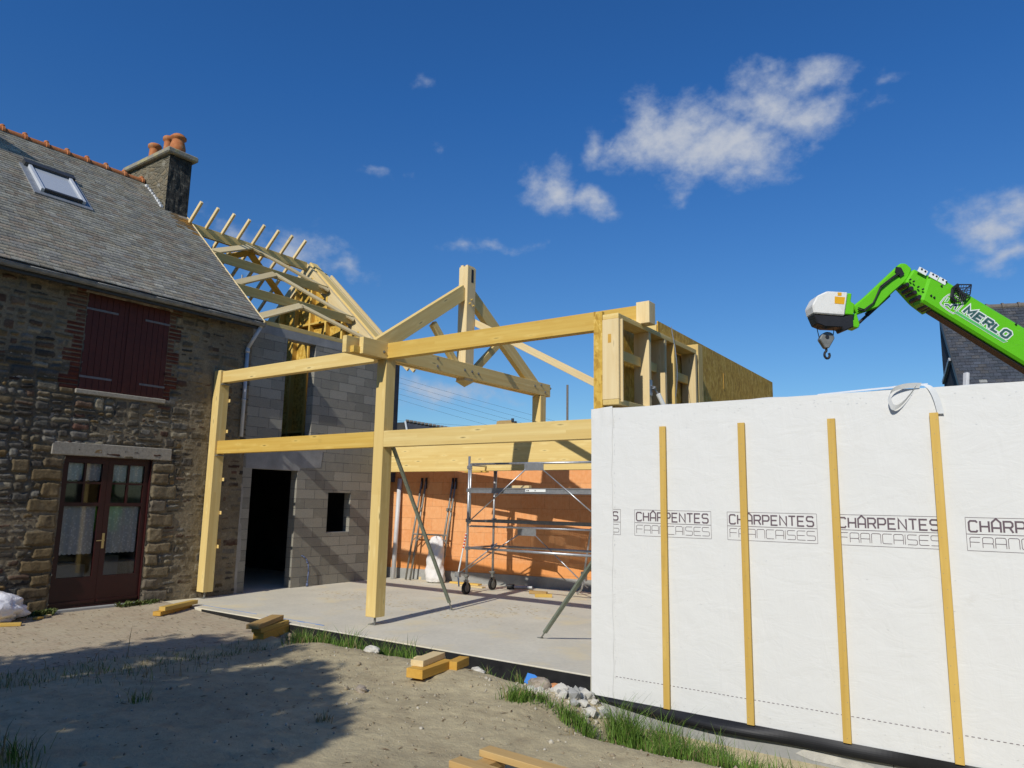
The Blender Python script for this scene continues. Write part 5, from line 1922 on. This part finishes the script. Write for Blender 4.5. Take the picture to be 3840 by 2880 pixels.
lc = np.repeat(np.array([(.16, .10, .05), (.10, .075, .045), (.28, .20, .10), (.20, .16, .09)])[RNG.randint(0, 4, len(li.f))], 4, 0)
set_col(me_, lc)
tag(link('litter', me_, None, 'slate'), 'dry leaves, twigs and splinters scattered over the paving and dirt', 'litter', kind='stuff')

# ------------------------------------------------------------------ grass and weeds
GR = [  # cx, cy, rx, ry, count, height, dryness
    (4.65, -1.0, .42, .14, 2000, .15, .1), (4.25, -1.1, .22, .16, 500, .11, .3), (4.98, -.86, .14, .10, 520, .26, .05), (4.75, -.95, .35, .12, 600, .12, .1),
    (5.6, -.86, .30, .10, 620, .17, .1), (6.15, -.92, .30, .12, 620, .20, .1), (5.35, -.92, .25, .10, 300, .12, .1),
    (7.25, -.88, .14, .05, 110, .12, .3), (7.62, -.86, .07, .05, 110, .16, .3),
    (8.18, -1.66, .14, .10, 700, .13, .1), (8.45, -1.52, .20, .10, 800, .11, .1), (8.74, -1.38, .16, .10, 700, .12, .1),
    (9.02, -.98, .20, .14, 1700, .30, .03), (9.25, -1.05, .25, .2, 1500, .26, .05), (9.55, -1.25, .28, .22, 1500, .20, .1), (9.95, -1.35, .30, .22, 1300, .17, .12), (10.4, -1.45, .4, .22, 1100, .16, .12), (9.9, -.86, .5, .10, 380, .20, .2), (10.9, -1.2, .5, .3, 500, .15, .2),
    (3.95, -1.9, .30, .5, 260, .06, .55), (3.85, -2.8, .36, .6, 240, .065, .55), (3.85, -3.7, .40, .6, 240, .075, .55), (4.0, -4.6, .45, .6, 260, .09, .55), (3.2, -3.0, .35, 1.0, 60, .22, .6), (4.6, -3.4, .5, .8, 160, .10, .5), (5.6, -4.0, .12, .1, 120, .10, .4), (6.4, -5.4, .4, .2, 350, .12, .4),
    (9.0, -2.1, .04, .04, 24, .08, .7), (7.3, -3.35, .06, .05, 40, .06, .9)]
V, F_, Cg = [], [], []
for (cx_, cy_, rx_, ry_, cnt, hgt, dry) in GR:
    xs_ = RNG.normal(cx_, rx_ * .6, cnt); ys_ = RNG.normal(cy_, ry_ * .6, cnt)
    ys_ = np.minimum(ys_, -.675)
    zs_ = ground_z(xs_, ys_)
    clump = fbm(xs_ * 4.5, ys_ * 4.5, 91)
    for x_, y_, z_, cl_ in zip(xs_, ys_, zs_, clump):
        if float(cl_) < .40 and random.random() < .75:
            continue
        h = hgt * (random.uniform(.35, 1.0) if random.random() < .85 else random.uniform(1., 1.7)) * (.30 + 1.3 * float(cl_))
        an = random.uniform(0, 2 * math.pi); w = random.uniform(.0022, .0045)
        ln = h * random.uniform(.15, .85); la = random.uniform(0, 2 * math.pi)
        dx, dy = math.cos(an) * w, math.sin(an) * w
        lx, ly = math.cos(la) * ln, math.sin(la) * ln
        i = len(V)
        V += [(x_ - dx, y_ - dy, z_ - .01), (x_ + dx, y_ + dy, z_ - .01), (x_ + lx * .35 + dx * .8, y_ + ly * .35 + dy * .8, z_ + h * .62), (x_ + lx * .35 - dx * .8, y_ + ly * .35 - dy * .8, z_ + h * .62), (x_ + lx, y_ + ly, z_ + h)]
        F_ += [(i, i + 1, i + 2), (i, i + 2, i + 3), (i + 3, i + 2, i + 4)]
        if random.random() < dry:
            c = (.26, .21, .10)
        else:
            k = random.uniform(.7, 1.3)
            c = random.choice([(.085, .165, .022), (.11, .20, .03), (.065, .13, .02), (.14, .22, .045)])
            c = tuple(q_ * k for q_ in c)
        Cg += [c] * 5
me_ = np_mesh('grass', V, F_)
set_col(me_, np.array(Cg))
tag(link('grass', me_, None, 'grass_blade'), 'ragged tufts of green grass along the slab edge and wall footing', 'grass', kind='stuff')
# weeds along the foot of the house wall and thin dry stalks
V, F_, Cg = [], [], []
for k in range(900):
    y_ = random.choice([random.uniform(-1.45, -.75), random.uniform(-3.3, -2.45), random.uniform(-2.6, -2.42)])
    x_ = abs(random.gauss(.07, .05)) + .03
    z_ = paving_z(x_) - .005
    h = random.uniform(.02, .10)
    an = random.uniform(0, 6.28); w = random.uniform(.006, .014)
    i = len(V)
    V += [(x_, y_, z_), (x_ + math.cos(an) * h * .5 - math.sin(an) * w, y_ + math.sin(an) * h * .5 + math.cos(an) * w, z_ + h * .7), (x_ + math.cos(an) * h, y_ + math.sin(an) * h, z_ + h), (x_ + math.cos(an) * h * .5 + math.sin(an) * w, y_ + math.sin(an) * h * .5 - math.cos(an) * w, z_ + h * .6)]
    F_ += [(i, i + 1, i + 2, i + 3)]
    c = random.choice([(.09, .14, .03), (.14, .15, .05), (.07, .10, .025)])
    Cg += [c] * 4
me_ = np_mesh('weeds', V, F_)
set_col(me_, np.array(Cg))
tag(link('weeds', me_, None, 'grass_blade'), 'small weeds growing along the foot of the stone wall', 'weeds', kind='stuff')

# ------------------------------------------------------------------ green telescopic handler behind the wall
FH = Vector((-.5796, .8149, 0)); RH = Vector((.8149, .5796, 0))
MO = Vector((CAM.x, CAM.y, 0)) + FH * 9.5
mach = thing('telehandler', 'bright green telescopic handler boom with winch and hook, rising behind the white wall', 'telehandler', tuple(MO + RH * 9.5))
MF = (tuple(MO), tuple(RH), (0, 0, 1), tuple(FH))


def mp(poly, d0, d1, name, mat, parent=mach, bevel=.0):
    return MB().prism(poly, MF, d0, d1).build(name, mat, parent, bevel=bevel)


def m3(a_, z, d=0.):
    return tuple(MO + RH * a_ + FH * d + Vector((0, 0, z)))


bo = mp([(5.40, 4.515), (5.557, 4.916), (5.85, 4.744), (6.854, 4.107), (9.9, 2.175), (9.83, 1.68), (6.807, 3.609), (5.55, 4.418)], -.19, .06, 'boom', 'crane_green', bevel=.03)
mp([(5.23, 4.775), (5.357, 4.969), (5.70, 4.80), (5.60, 4.40), (5.42, 4.545)], -.155, .155, 'inner_boom', 'crane_green', bevel=.02)
mp([(5.55, 4.420), (6.807, 3.611), (9.83, 1.683), (9.82, 1.65), (6.79, 3.59), (5.56, 4.395)], -.13, .0, 'boom_shade_strip', 'machine_black')  # black strip standing in for the shade under the boom
# wear pads and bolts
for (p0, p1) in (((5.408, 4.98), (5.514, 4.918)), ((5.549, 4.912), (5.655, 4.853)), ((5.669, 4.846), (5.76, 4.79))):
    dx_, dz_ = p1[0] - p0[0], p1[1] - p0[1]
    l_ = math.hypot(dx_, dz_); nxp, nzp = dz_ / l_ * .07, -dx_ / l_ * .07
    mp([p0, p1, (p1[0] + nxp, p1[1] + nzp), (p0[0] + nxp, p0[1] + nzp)], -.20, -.186, 'wear_pad', 'sticker_white')
bb_ = MB()
for (a_, z) in ((5.43, 4.945), (5.475, 4.915), (5.575, 4.875), (5.62, 4.85), (5.70, 4.805), (5.745, 4.775), (5.27, 4.80), (5.315, 4.775), (5.37, 4.70), (5.43, 4.67), (5.53, 4.585), (5.57, 4.56), (6.62, 4.215), (5.68, 4.72)):
    bb_.tube(m3(a_, z, -.185), m3(a_, z, -.209), .012, 10)
bb_.build('bolt', 'machine_black', mach)
rl = MB()
for (a_, z, r_) in ((5.25, 4.735, .035), (5.30, 4.68, .04), (5.345, 4.63, .035), (5.40, 4.56, .045), (5.45, 4.52, .04), (5.50, 4.46, .045), (5.54, 4.43, .03)):
    rl.tube(m3(a_, z + .012, -.16), m3(a_, z + .012, .05), r_ * .72, 12)
rl.build('roller', 'machine_black', mach)
# jib with winch
mp([(5.215, 5.062), (5.29, 5.058), (5.365, 4.984), (5.30, 4.86), (5.234, 4.777), (5.088, 4.654), (4.871, 4.441), (4.591, 4.339), (4.539, 4.45), (4.706, 4.587)], -.10, -.01, 'jib', 'crane_green', bevel=.015)
mp([(5.14, 5.00), (5.20, 4.99), (5.24, 4.90), (5.18, 4.86), (5.12, 4.93)], -.125, -.10, 'jib_pivot', 'machine_black')
hz = MB()
for off in (0, .022):
    pts = [(4.58 + off * .3, 4.398 + off), (4.665, 4.378 + off * .8), (4.787 + off * .5, 4.484 + off * .5), (4.902, 4.696 + off), (5.05, 4.82 + off * .7), (5.131, 4.874 + off), (5.17, 4.90 + off * .5)]
    hz.path([m3(a_, z, -.13 - .01 * off) for a_, z in pts], .009, 8)
hz.build('hydraulic_hose', 'machine_black', mach)
MB().tube(m3(4.612, 4.214), m3(5.058, 4.62), .02, 10).tube(m3(4.76, 4.36), m3(5.07, 4.64), .032, 10).build('cylinder', 'machine_black', mach)
mp([(4.511, 4.33), (4.585, 4.361), (4.619, 4.199), (4.594, 4.151), (4.488, 4.174)], -.09, .09, 'jib_foot', 'crane_green', bevel=.01)
mp([(4.432, 4.609), (4.497, 4.606), (4.476, 4.493), (4.525, 4.465), (4.505, 4.312), (4.38, 4.316)], -.17, .04, 'winch_bracket', 'crane_green', bevel=.01)
wbx = mp([(4.157, 4.622), (4.432, 4.612), (4.371, 4.291), (3.968, 4.317), (3.949, 4.424), (4.023, 4.557)], -.20, .06, 'winch_box', 'winch_white', bevel=.015)
mp([(4.25, 4.549), (4.385, 4.54), (4.368, 4.444), (4.243, 4.452)], -.204, -.201, 'warning_sticker', 'sticker_yellow', wbx)
mp([(4.291, 4.605), (4.345, 4.603), (4.339, 4.558), (4.289, 4.562)], -.204, -.201, 'warning_sticker', 'sticker_yellow', wbx)
mp([(3.968, 4.318), (4.371, 4.292), (4.495, 4.315), (4.493, 4.149), (4.361, 4.091), (4.34, 4.14), (4.12, 4.145), (4.105, 4.153), (4.02, 4.185)], -.17, .04, 'winch_base', 'machine_black', bevel=.01)
MB().tube(m3(4.077, 4.174), m3(4.105, 4.02), .006, 6).tube(m3(4.316, 4.193), m3(4.287, 4.04), .006, 6).build('cable', 'machine_black', mach)
pu = mp([(4.129, 4.072), (4.165, 4.10), (4.203, 4.108), (4.245, 4.10), (4.274, 4.082), (4.295, 4.023), (4.213, 3.885), (4.163, 3.884), (4.09, 4.005)], -.045, .045, 'hook_block', 'dull_steel', bevel=.01)
MB().tube(m3(4.19, 4.035, -.055), m3(4.19, 4.035, .055), .025, 10).build('sheave_pin', 'machine_black', pu)
hk = [(4.19, 3.885), (4.19, 3.85), (4.168, 3.83), (4.160, 3.795), (4.172, 3.762), (4.198, 3.748), (4.224, 3.765), (4.232, 3.80), (4.222, 3.825)]
MB().path([m3(a_, z) for a_, z in hk], .016, 8).build('hook', 'machine_black', pu)
# wire guard of the work lamp
gp_ = [(5.878, 4.729), (5.80, 4.67), (5.777, 4.547), (5.831, 4.496), (5.949, 4.52), (6.02, 4.597), (6.05, 4.732)]
gd = MB()
gd.path([m3(a_, z, -.24) for a_, z in gp_ + gp_[:1]], .008, 6)
for t in (.2, .4, .6, .8):
    for (i0, i1, j0, j1) in ((0, 3, 6, 4), (0, 6, 3, 4), (1, 2, 6, 5)):
        A = Vector(gp_[i0]).lerp(Vector(gp_[i1]), t); B = Vector(gp_[j0]).lerp(Vector(gp_[j1]), t)
        gd.tube(m3(A.x, A.y, -.25), m3(B.x, B.y, -.25), .004, 5)
for p in gp_:
    gd.tube(m3(p[0], p[1], -.24), m3((p[0] + 5.9) / 2, (p[1] + 4.6) / 2, -.195), .006, 5)
gd.path([m3(a_, z, -.235) for a_, z in gp_[:4]], .022, 6)
gd.path([m3(5.86, 4.70, -.235), m3(5.90, 4.62, -.235), m3(5.96, 4.56, -.235)], .024, 6)
gd.build('lamp_guard', 'machine_black', mach)
# lettering on the boom: dark letters with white outline over a pale green bar
o2_ = Vector((5.919, 4.366))                      # baseline start
e2 = (Vector((6.483, 4.006)) - o2_)
bx_ = e2.normalized()
by_ = Vector((-bx_.y, bx_.x))
HT = .104
adv = e2.length / 5.0


def stick(quads, d, name, mat):
    m = MB()
    for qd in quads:
        m.quad(*[m3(p[0], p[1], d) for p in qd])
    me__ = bpy.data.meshes.new(name); me__.from_pydata(m.v, [], m.f)
    return link(name, me__, mach, mat)


def on_bar(u, v):
    p = o2_ + bx_ * u + by_ * v + bx_ * v * .28
    return (p.x, p.y)


W_, D_ = [], []
u_ = .016
for ch in 'MERLO':
    sxw = .115
    for st in BOLD[ch]:
        pts = [on_bar(u_ + a_ * sxw, .012 + b_ * HT) for a_, b_ in st]
        # close the white keyline round the strokes by extending their ends
        W_ += ribbon([tuple(Vector(pts[0]) + (Vector(pts[0]) - Vector(pts[1])).normalized() * .012)] + pts[1:-1] + [tuple(Vector(pts[-1]) + (Vector(pts[-1]) - Vector(pts[-2])).normalized() * .014)], .062)
        D_ += ribbon(pts, .032)
    u_ += adv * (1.12 if ch == 'M' else (.92 if ch == 'L' else 1.0))
stick(W_, -.1925, 'letter_outline', 'sticker_white')
stick(D_, -.1945, 'lettering', 'sticker_dark')
Lb = e2.length
stick([(on_bar(-.075, -.06), on_bar(Lb + .0, -.06), on_bar(Lb + .03, -.012), on_bar(-.045, -.012))], -.1925, 'sticker_bar', 'sticker_white')
stick([(on_bar(-.066, -.054), on_bar(Lb - .006, -.054), on_bar(Lb + .02, -.019), on_bar(-.04, -.019))], -.1945, 'sticker_stripe', 'crane_green_pale')
lg = [(5.767, 4.602), (5.705, 4.555), (5.65, 4.488), (5.657, 4.464), (5.73, 4.40), (5.806, 4.349), (5.842, 4.359), (5.944, 4.469), (5.941, 4.499), (5.90, 4.55), (5.86, 4.59), (5.81, 4.61)]
stick(ribbon(lg, .022, True), -.1925, 'emblem_ring', 'sticker_white')
stick(ribbon(lg, .004, True), -.194, 'emblem_line', 'sticker_dark')
emb = [(5.70, 4.468), (5.75, 4.474), (5.785, 4.432), (5.80, 4.468), (5.885, 4.468), (5.832, 4.395)]
stick(ribbon([(5.695, 4.466), (5.748, 4.466), (5.778, 4.43), (5.80, 4.462), (5.87, 4.462), (5.83, 4.395)], .036), -.1925, 'emblem_white', 'sticker_white')
stick(ribbon([(5.705, 4.466), (5.75, 4.464), (5.779, 4.428), (5.802, 4.455), (5.862, 4.458), (5.832, 4.402)], .018), -.1945, 'emblem_mark', 'sticker_dark')
stick([((5.752, 4.560), (5.712, 4.508), (5.735, 4.508), (5.772, 4.552))], -.1945, 'emblem_leaf', 'crane_green_pale')
stick([((5.745, 4.568), (5.700, 4.502), (5.742, 4.502), (5.785, 4.556))], -.1925, 'emblem_leaf_edge', 'sticker_white')
# carriage of the machine, hidden by the wall from here
mp([(8.2, .55), (11.2, .55), (11.2, 1.15), (10.6, 1.5), (9.2, 1.45), (8.2, 1.0)], -.55, .55, 'chassis', 'crane_green', bevel=.03)
mp([(9.0, 1.3), (10.2, 1.3), (10.1, 2.45), (9.2, 2.45)], -1.05, -.35, 'cab', 'machine_black', bevel=.05)
for a_ in (8.55, 10.75):
    for d_ in (-.95, .62):
        wl = MB().tube(m3(a_, .20, d_), m3(a_, .20, d_ + .36), .55, 24).build('wheel', 'rubber', mach)
        MB().tube(m3(a_, .20, d_ - .01), m3(a_, .20, d_ + .37), .27, 16).build('rim', 'sticker_white', wl)

# ------------------------------------------------------------------ slate outbuilding at the right, far side
ob_t = thing('slate_outbuilding', 'dark slate roofed outbuilding with brick coloured ridge, behind the green boom', 'building', (12, 20, 0))
R0 = Vector((10.201, 20.234, 8.50))
ph = rad(17)
od = Vector((math.cos(ph), math.sin(ph), 0)); os_ = Vector((math.sin(ph), -math.cos(ph), 0))
th = rad(56.5)
ou = (os_ * math.cos(th) + Vector((0, 0, -math.sin(th))))
on_ = od.cross(ou) * -1
if on_.z < 0: on_ = -on_
V, Fq, Cc = [], [], []
for r in range(67):
    s0 = .03 + r * .13
    xx = -.02 - (.11 if r % 2 else 0)
    while xx < 11:
        w = .22
        i = len(V)
        for (xv, sv, hv) in ((max(xx, -.02) + .003, s0 + .142, .014), (xx + w - .003, s0 + .142, .014), (xx + w - .003, s0 - .02, .0), (max(xx, -.02) + .003, s0 - .02, .0)):
            p = R0 + od * xv + ou * sv + on_ * (hv + random.uniform(0, .006))
            V.append(tuple(p))
        Fq.append((i, i + 1, i + 2, i + 3))
        k = random.gauss(1, .11)
        bc = random.choice([(.060, .068, .085), (.070, .076, .090), (.055, .064, .078), (.075, .075, .078)])
        if random.random() < .012: bc = (.30, .30, .28)
        Cc += [tuple(q_ * k for q_ in bc)] * 4
        xx += w
me_ = np_mesh('roof', V, Fq); set_col(me_, np.array(Cc))
rf = link('roof', me_, ob_t, 'slate')
A, B = R0 - on_ * .02, R0 + od * 11 - on_ * .02
db = MB().quad(A, B, B + ou * 9, A + ou * 9)
db.build('roof_deck', 'dark_frame', ob_t)
for k in range(24):
    c0 = R0 + od * (k * .46); c1 = R0 + od * (k * .46 + .45)
    MB().tube(c0 + Vector((0, 0, -.03)), c1 + Vector((0, 0, -.03)), .105, 12, .095).tube(c0 + Vector((0, 0, -.03)), c0 + od * .06 + Vector((0, 0, -.03)), .13, 12).build('ridge_tile', 'pole_wood', rf)
gd_ = MB()
foot = R0 + ou * 9
gd_.quad(R0 + on_ * -.02, (R0.x, R0.y, -.4), (foot.x, foot.y, -.4), tuple(foot))
gd_.quad((R0.x, R0.y, -.4), tuple(R0), tuple(R0 + od * 11), (R0.x + od.x * 11, R0.y + od.y * 11, -.4))
gd_.build('wall', 'render_dark', ob_t)
pA = R0 + ou * 2.0 - od * .03; 
beam('verge_board', R0 + ou * .1 - od * .03 - on_ * .03, R0 + ou * 9 - od * .03 - on_ * .03, .04, .16, 'dark_frame', ob_t, upv=on_)
beam('strut', R0 + ou * 2.35 - od * .08 - os_ * .05, R0 + Vector((0, 0, -2.55)) - od * .06 + os_ * .12, .06, .12, 'zinc', ob_t)
wp_ = beam('batten_stake', (11.86, 0.1, 2.6), (11.90, .14, 3.05), .05, .03, 'flash_white', None)
tag(wp_, 'short whitish stake standing behind the white wall by the sling', 'stake')

# ------------------------------------------------------------------ far roofs, pole and wires
FO = Vector((CAM.x, CAM.y, 0)) + FH * 35


def f3(a_, z, d=0.):
    return Vector(FO + RH * a_ + FH * d + Vector((0, 0, z)))


fr_ = thing('far_house', 'distant house with a dark tiled roof beyond the rear beam, left of the truss', 'house', tuple(f3(-4, 0)))
m = MB()
pts = [(-5.9, 5.0), (-5.132, 5.534), (-1.0, 4.90), (-.6, 2.0), (-6.5, 2.0)]
m.prism([(-5.132, 5.534), (-.9, 4.88), (-.3, 3.0), (-4.6, 3.2)], (tuple(FO), tuple(RH), (0, 0, 1), tuple(FH)), 0, .15)
m.build('roof', 'render_dark', fr_)
MB().prism([(-5.132, 5.52), (-4.62, 3.2), (-6.6, 3.2), (-6.6, 5.42)], (tuple(FO), tuple(RH), (0, 0, 1), tuple(FH)), .3, .5).build('gable', 'interior_dark', fr_)
MB().prism([(-6.6, -.4), (-.3, -.4), (-.3, 3.2), (-6.6, 3.2)], (tuple(FO), tuple(RH), (0, 0, 1), tuple(FH)), .55, 5.0).build('wall', 'raw_concrete', fr_)
MB().tube(f3(-5.12, 5.53, -.05), f3(-4.62, 3.3, -.05), .05, 8).build('verge', 'flash_white', fr_)
rt_ = MB()
for k in range(22):
    t = k / 22
    p = f3(-5.1 + 4.1 * t, 5.55 - .635 * t, -.02)
    rt_.tube(p, p + RH * .16, .07, 8, .055)
rt_.build('ridge_tile', 'pole_wood', fr_)
ch_ = thing('far_roof', 'distant red ridge with a small dark chimney, just above the rear beam', 'roof', tuple(f3(-.2, 0)))
MB().prism([(-.72, 5.50), (-.70, 5.60), (-.55, 5.645), (.10, 5.68), (.12, 5.60), (.3, 5.55), (.3, 4.5), (-.72, 4.5)], (tuple(FO), tuple(RH), (0, 0, 1), tuple(FH)), 0, 3).build('roof', 'old_plank', ch_)
MB().tube(f3(.06, 5.6), f3(.06, 5.76), .07, 8).tube(f3(.14, 5.55), f3(.26, 5.58), .07, 8).build('chimney', 'render_dark', ch_)
MB().prism([(-.6, -.4), (.2, -.4), (.2, 4.5), (-.6, 4.5)], (tuple(FO), tuple(RH), (0, 0, 1), tuple(FH)), .1, 2.8).build('wall', 'raw_concrete', ch_)
po = MB().tube(f3(2.72, -.4), f3(2.706, 7.45), .065, 12, .055)
tag(po.build('utility_pole', 'pole_wood', None, smooth=True), 'bare wooden utility pole standing far behind the truss', 'pole')
for (a0_, z0_, a1_, z1_) in ((-5.468, 7.709, 1.179, 5.892), (-5.434, 7.438, 1.004, 5.644), (-5.445, 7.166, -.149, 5.69), (-5.432, 6.873, -.769, 5.612), (-5.42, 6.581, -1.653, 5.508), (-5.472, 5.707, -1.564, 5.487)):
    w_ = MB()
    sl_ = (z1_ - z0_) / (a1_ - a0_)
    A_, B_ = (-13., z0_ + sl_ * (-13 - a0_) * 1.05), (a1_ + 6, z1_ + sl_ * 6 * .85)
    prev = None
    for k in range(25):
        t = k / 24
        a_ = A_[0] + (B_[0] - A_[0]) * t
        z = A_[1] + (B_[1] - A_[1]) * t - .25 * 4 * t * (1 - t) + .25 * .8
        p = f3(a_, z, 1.5)
        if prev is not None:
            w_.tube(prev, p, .0048, 5, cap=False)
        prev = p
    tag(w_.build('overhead_wire', 'cable_black', None), 'thin overhead wire sloping across the sky behind the frame', 'wire', 'overhead wires behind the frame')

# ------------------------------------------------------------------ tree that throws the shade on the yard (left of the view)
tree = thing('shade_tree', 'leafy tree at the left of the yard, throwing shade over the dirt', 'tree', (6.2, -10.7, 0))
tk = MB()
TB = Vector((6.2, -10.7, -.2))
tk.tube(TB, TB + Vector((.05, .1, 2.2)), .17, 12, .13)
tips = []
for k in range(13):
    an = k * 2.4
    p0_ = TB + Vector((.05, .1, 1.5 + .13 * k))
    p1_ = p0_ + Vector((math.cos(an) * random.uniform(.8, 1.5), math.sin(an) * random.uniform(.7, 1.2), random.uniform(.6, 1.6)))
    tk.tube(p0_, p1_, .06, 8, .02)
    tips.append(p1_)
tk.build('trunk', 'bark', tree)
# crown masses: (x, y of the shade on the ground, radius); height follows from the sun's slope
SHADE = [(3.9, -1.75, .50), (3.3, -2.3, .55), (4.6, -2.0, .40), (5.6, -2.35, .36), (6.1, -2.55, .26), (4.4, -2.75, .60), (3.3, -3.2, .65), (5.6, -3.1, .55), (6.6, -3.15, .42), (7.2, -3.3, .26), (7.5, -3.65, .30), (7.6, -4.1, .34), (7.75, -4.6, .36),
         (4.6, -3.6, .75), (6.1, -3.8, .70), (7.2, -3.85, .46), (3.3, -4.1, .7), (5.2, -4.4, .8), (6.7, -4.6, .7), (4.1, -4.8, .8), (7.35, -4.5, .42), (2.9, -4.9, .5), (5.6, -5.4, .9), (6.9, -5.5, .7), (4.3, -5.7, .9), (3.0, -5.7, .7), (5.2, -6.4, 1.), (6.9, -6.4, .8), (3.6, -6.6, 1.), (5.6, -7.3, 1.), (4.2, -7.4, .9)]
CLUMPS = []
for sx_, sy_, r_ in SHADE:
    yt = -10.7 + random.uniform(-.35, .35)
    h_ = (sy_ - yt) / (.988 / math.tan(rad(SUN_EL)))
    CLUMPS.append((sx_ + h_ * .154 / math.tan(rad(SUN_EL)), yt, h_ - .05, r_))
V, F_, Cg = [], [], []
for (cx_, cy_, cz_, r_) in CLUMPS:
    for k in range(int(2100 * r_ * r_) + 60):
        d_ = Vector((random.gauss(0, 1), random.gauss(0, 1), random.gauss(0, 1))).normalized() * r_ * random.random() ** .5
        d_ = d_ * (1 + .42 * math.sin(6 * d_.x / r_ + cx_ * 9) * math.sin(7 * d_.z / r_ + cz_ * 5) + (.25 if random.random() < .1 else 0))
        p = Vector((cx_, cy_, cz_)) + Vector((d_.x, d_.y, d_.z * .8))
        a_ = Vector((random.gauss(0, 1), random.gauss(0, 1), random.gauss(0, .7))).normalized() * random.uniform(.06, .11)
        b_ = a_.orthogonal().normalized() * random.uniform(.032, .05)
        i = len(V)
        V += [tuple(p - a_), tuple(p + b_), tuple(p + a_), tuple(p - b_)]
        F_.append((i, i + 1, i + 2, i + 3))
        kk_ = random.uniform(.7, 1.2)
        Cg += [(.05 * kk_, .09 * kk_, .022 * kk_)] * 4
me_ = np_mesh('crown', V, F_); set_col(me_, np.array(Cg))
link('crown', me_, tree, 'leaf')
# unseen hedge added behind and right of the camera to block low sky light
V, F_, Cg = [], [], []
HR = np.random.RandomState(5)
for k in range(9000):
    if k % 2:
        x_, y_, hx = HR.uniform(-6, 26), HR.normal(-24, .9), 7.5
    else:
        x_, y_, hx = HR.normal(24, .9), HR.uniform(-24, -1), 8.0
    z_ = HR.uniform(-.3, hx * (.75 + .25 * math.sin(x_ * .9 + y_ * 1.3)))
    p = Vector((x_, y_, z_))
    a_ = Vector(HR.normal(0, 1, 3)).normalized() * .42
    b_ = a_.orthogonal().normalized() * .30
    i = len(V)
    V += [tuple(p - a_), tuple(p + b_), tuple(p + a_), tuple(p - b_)]
    F_.append((i, i + 1, i + 2, i + 3))
    kk_ = HR.uniform(.7, 1.3)
    Cg += [(.04 * kk_, .07 * kk_, .02 * kk_)] * 4
me_ = np_mesh('sky_blocker_hedge', V, F_); set_col(me_, np.array(Cg))
tag(link('sky_blocker_hedge', me_, None, 'leaf'), 'added unseen hedge behind the camera, blocking low sky light', 'hedge')
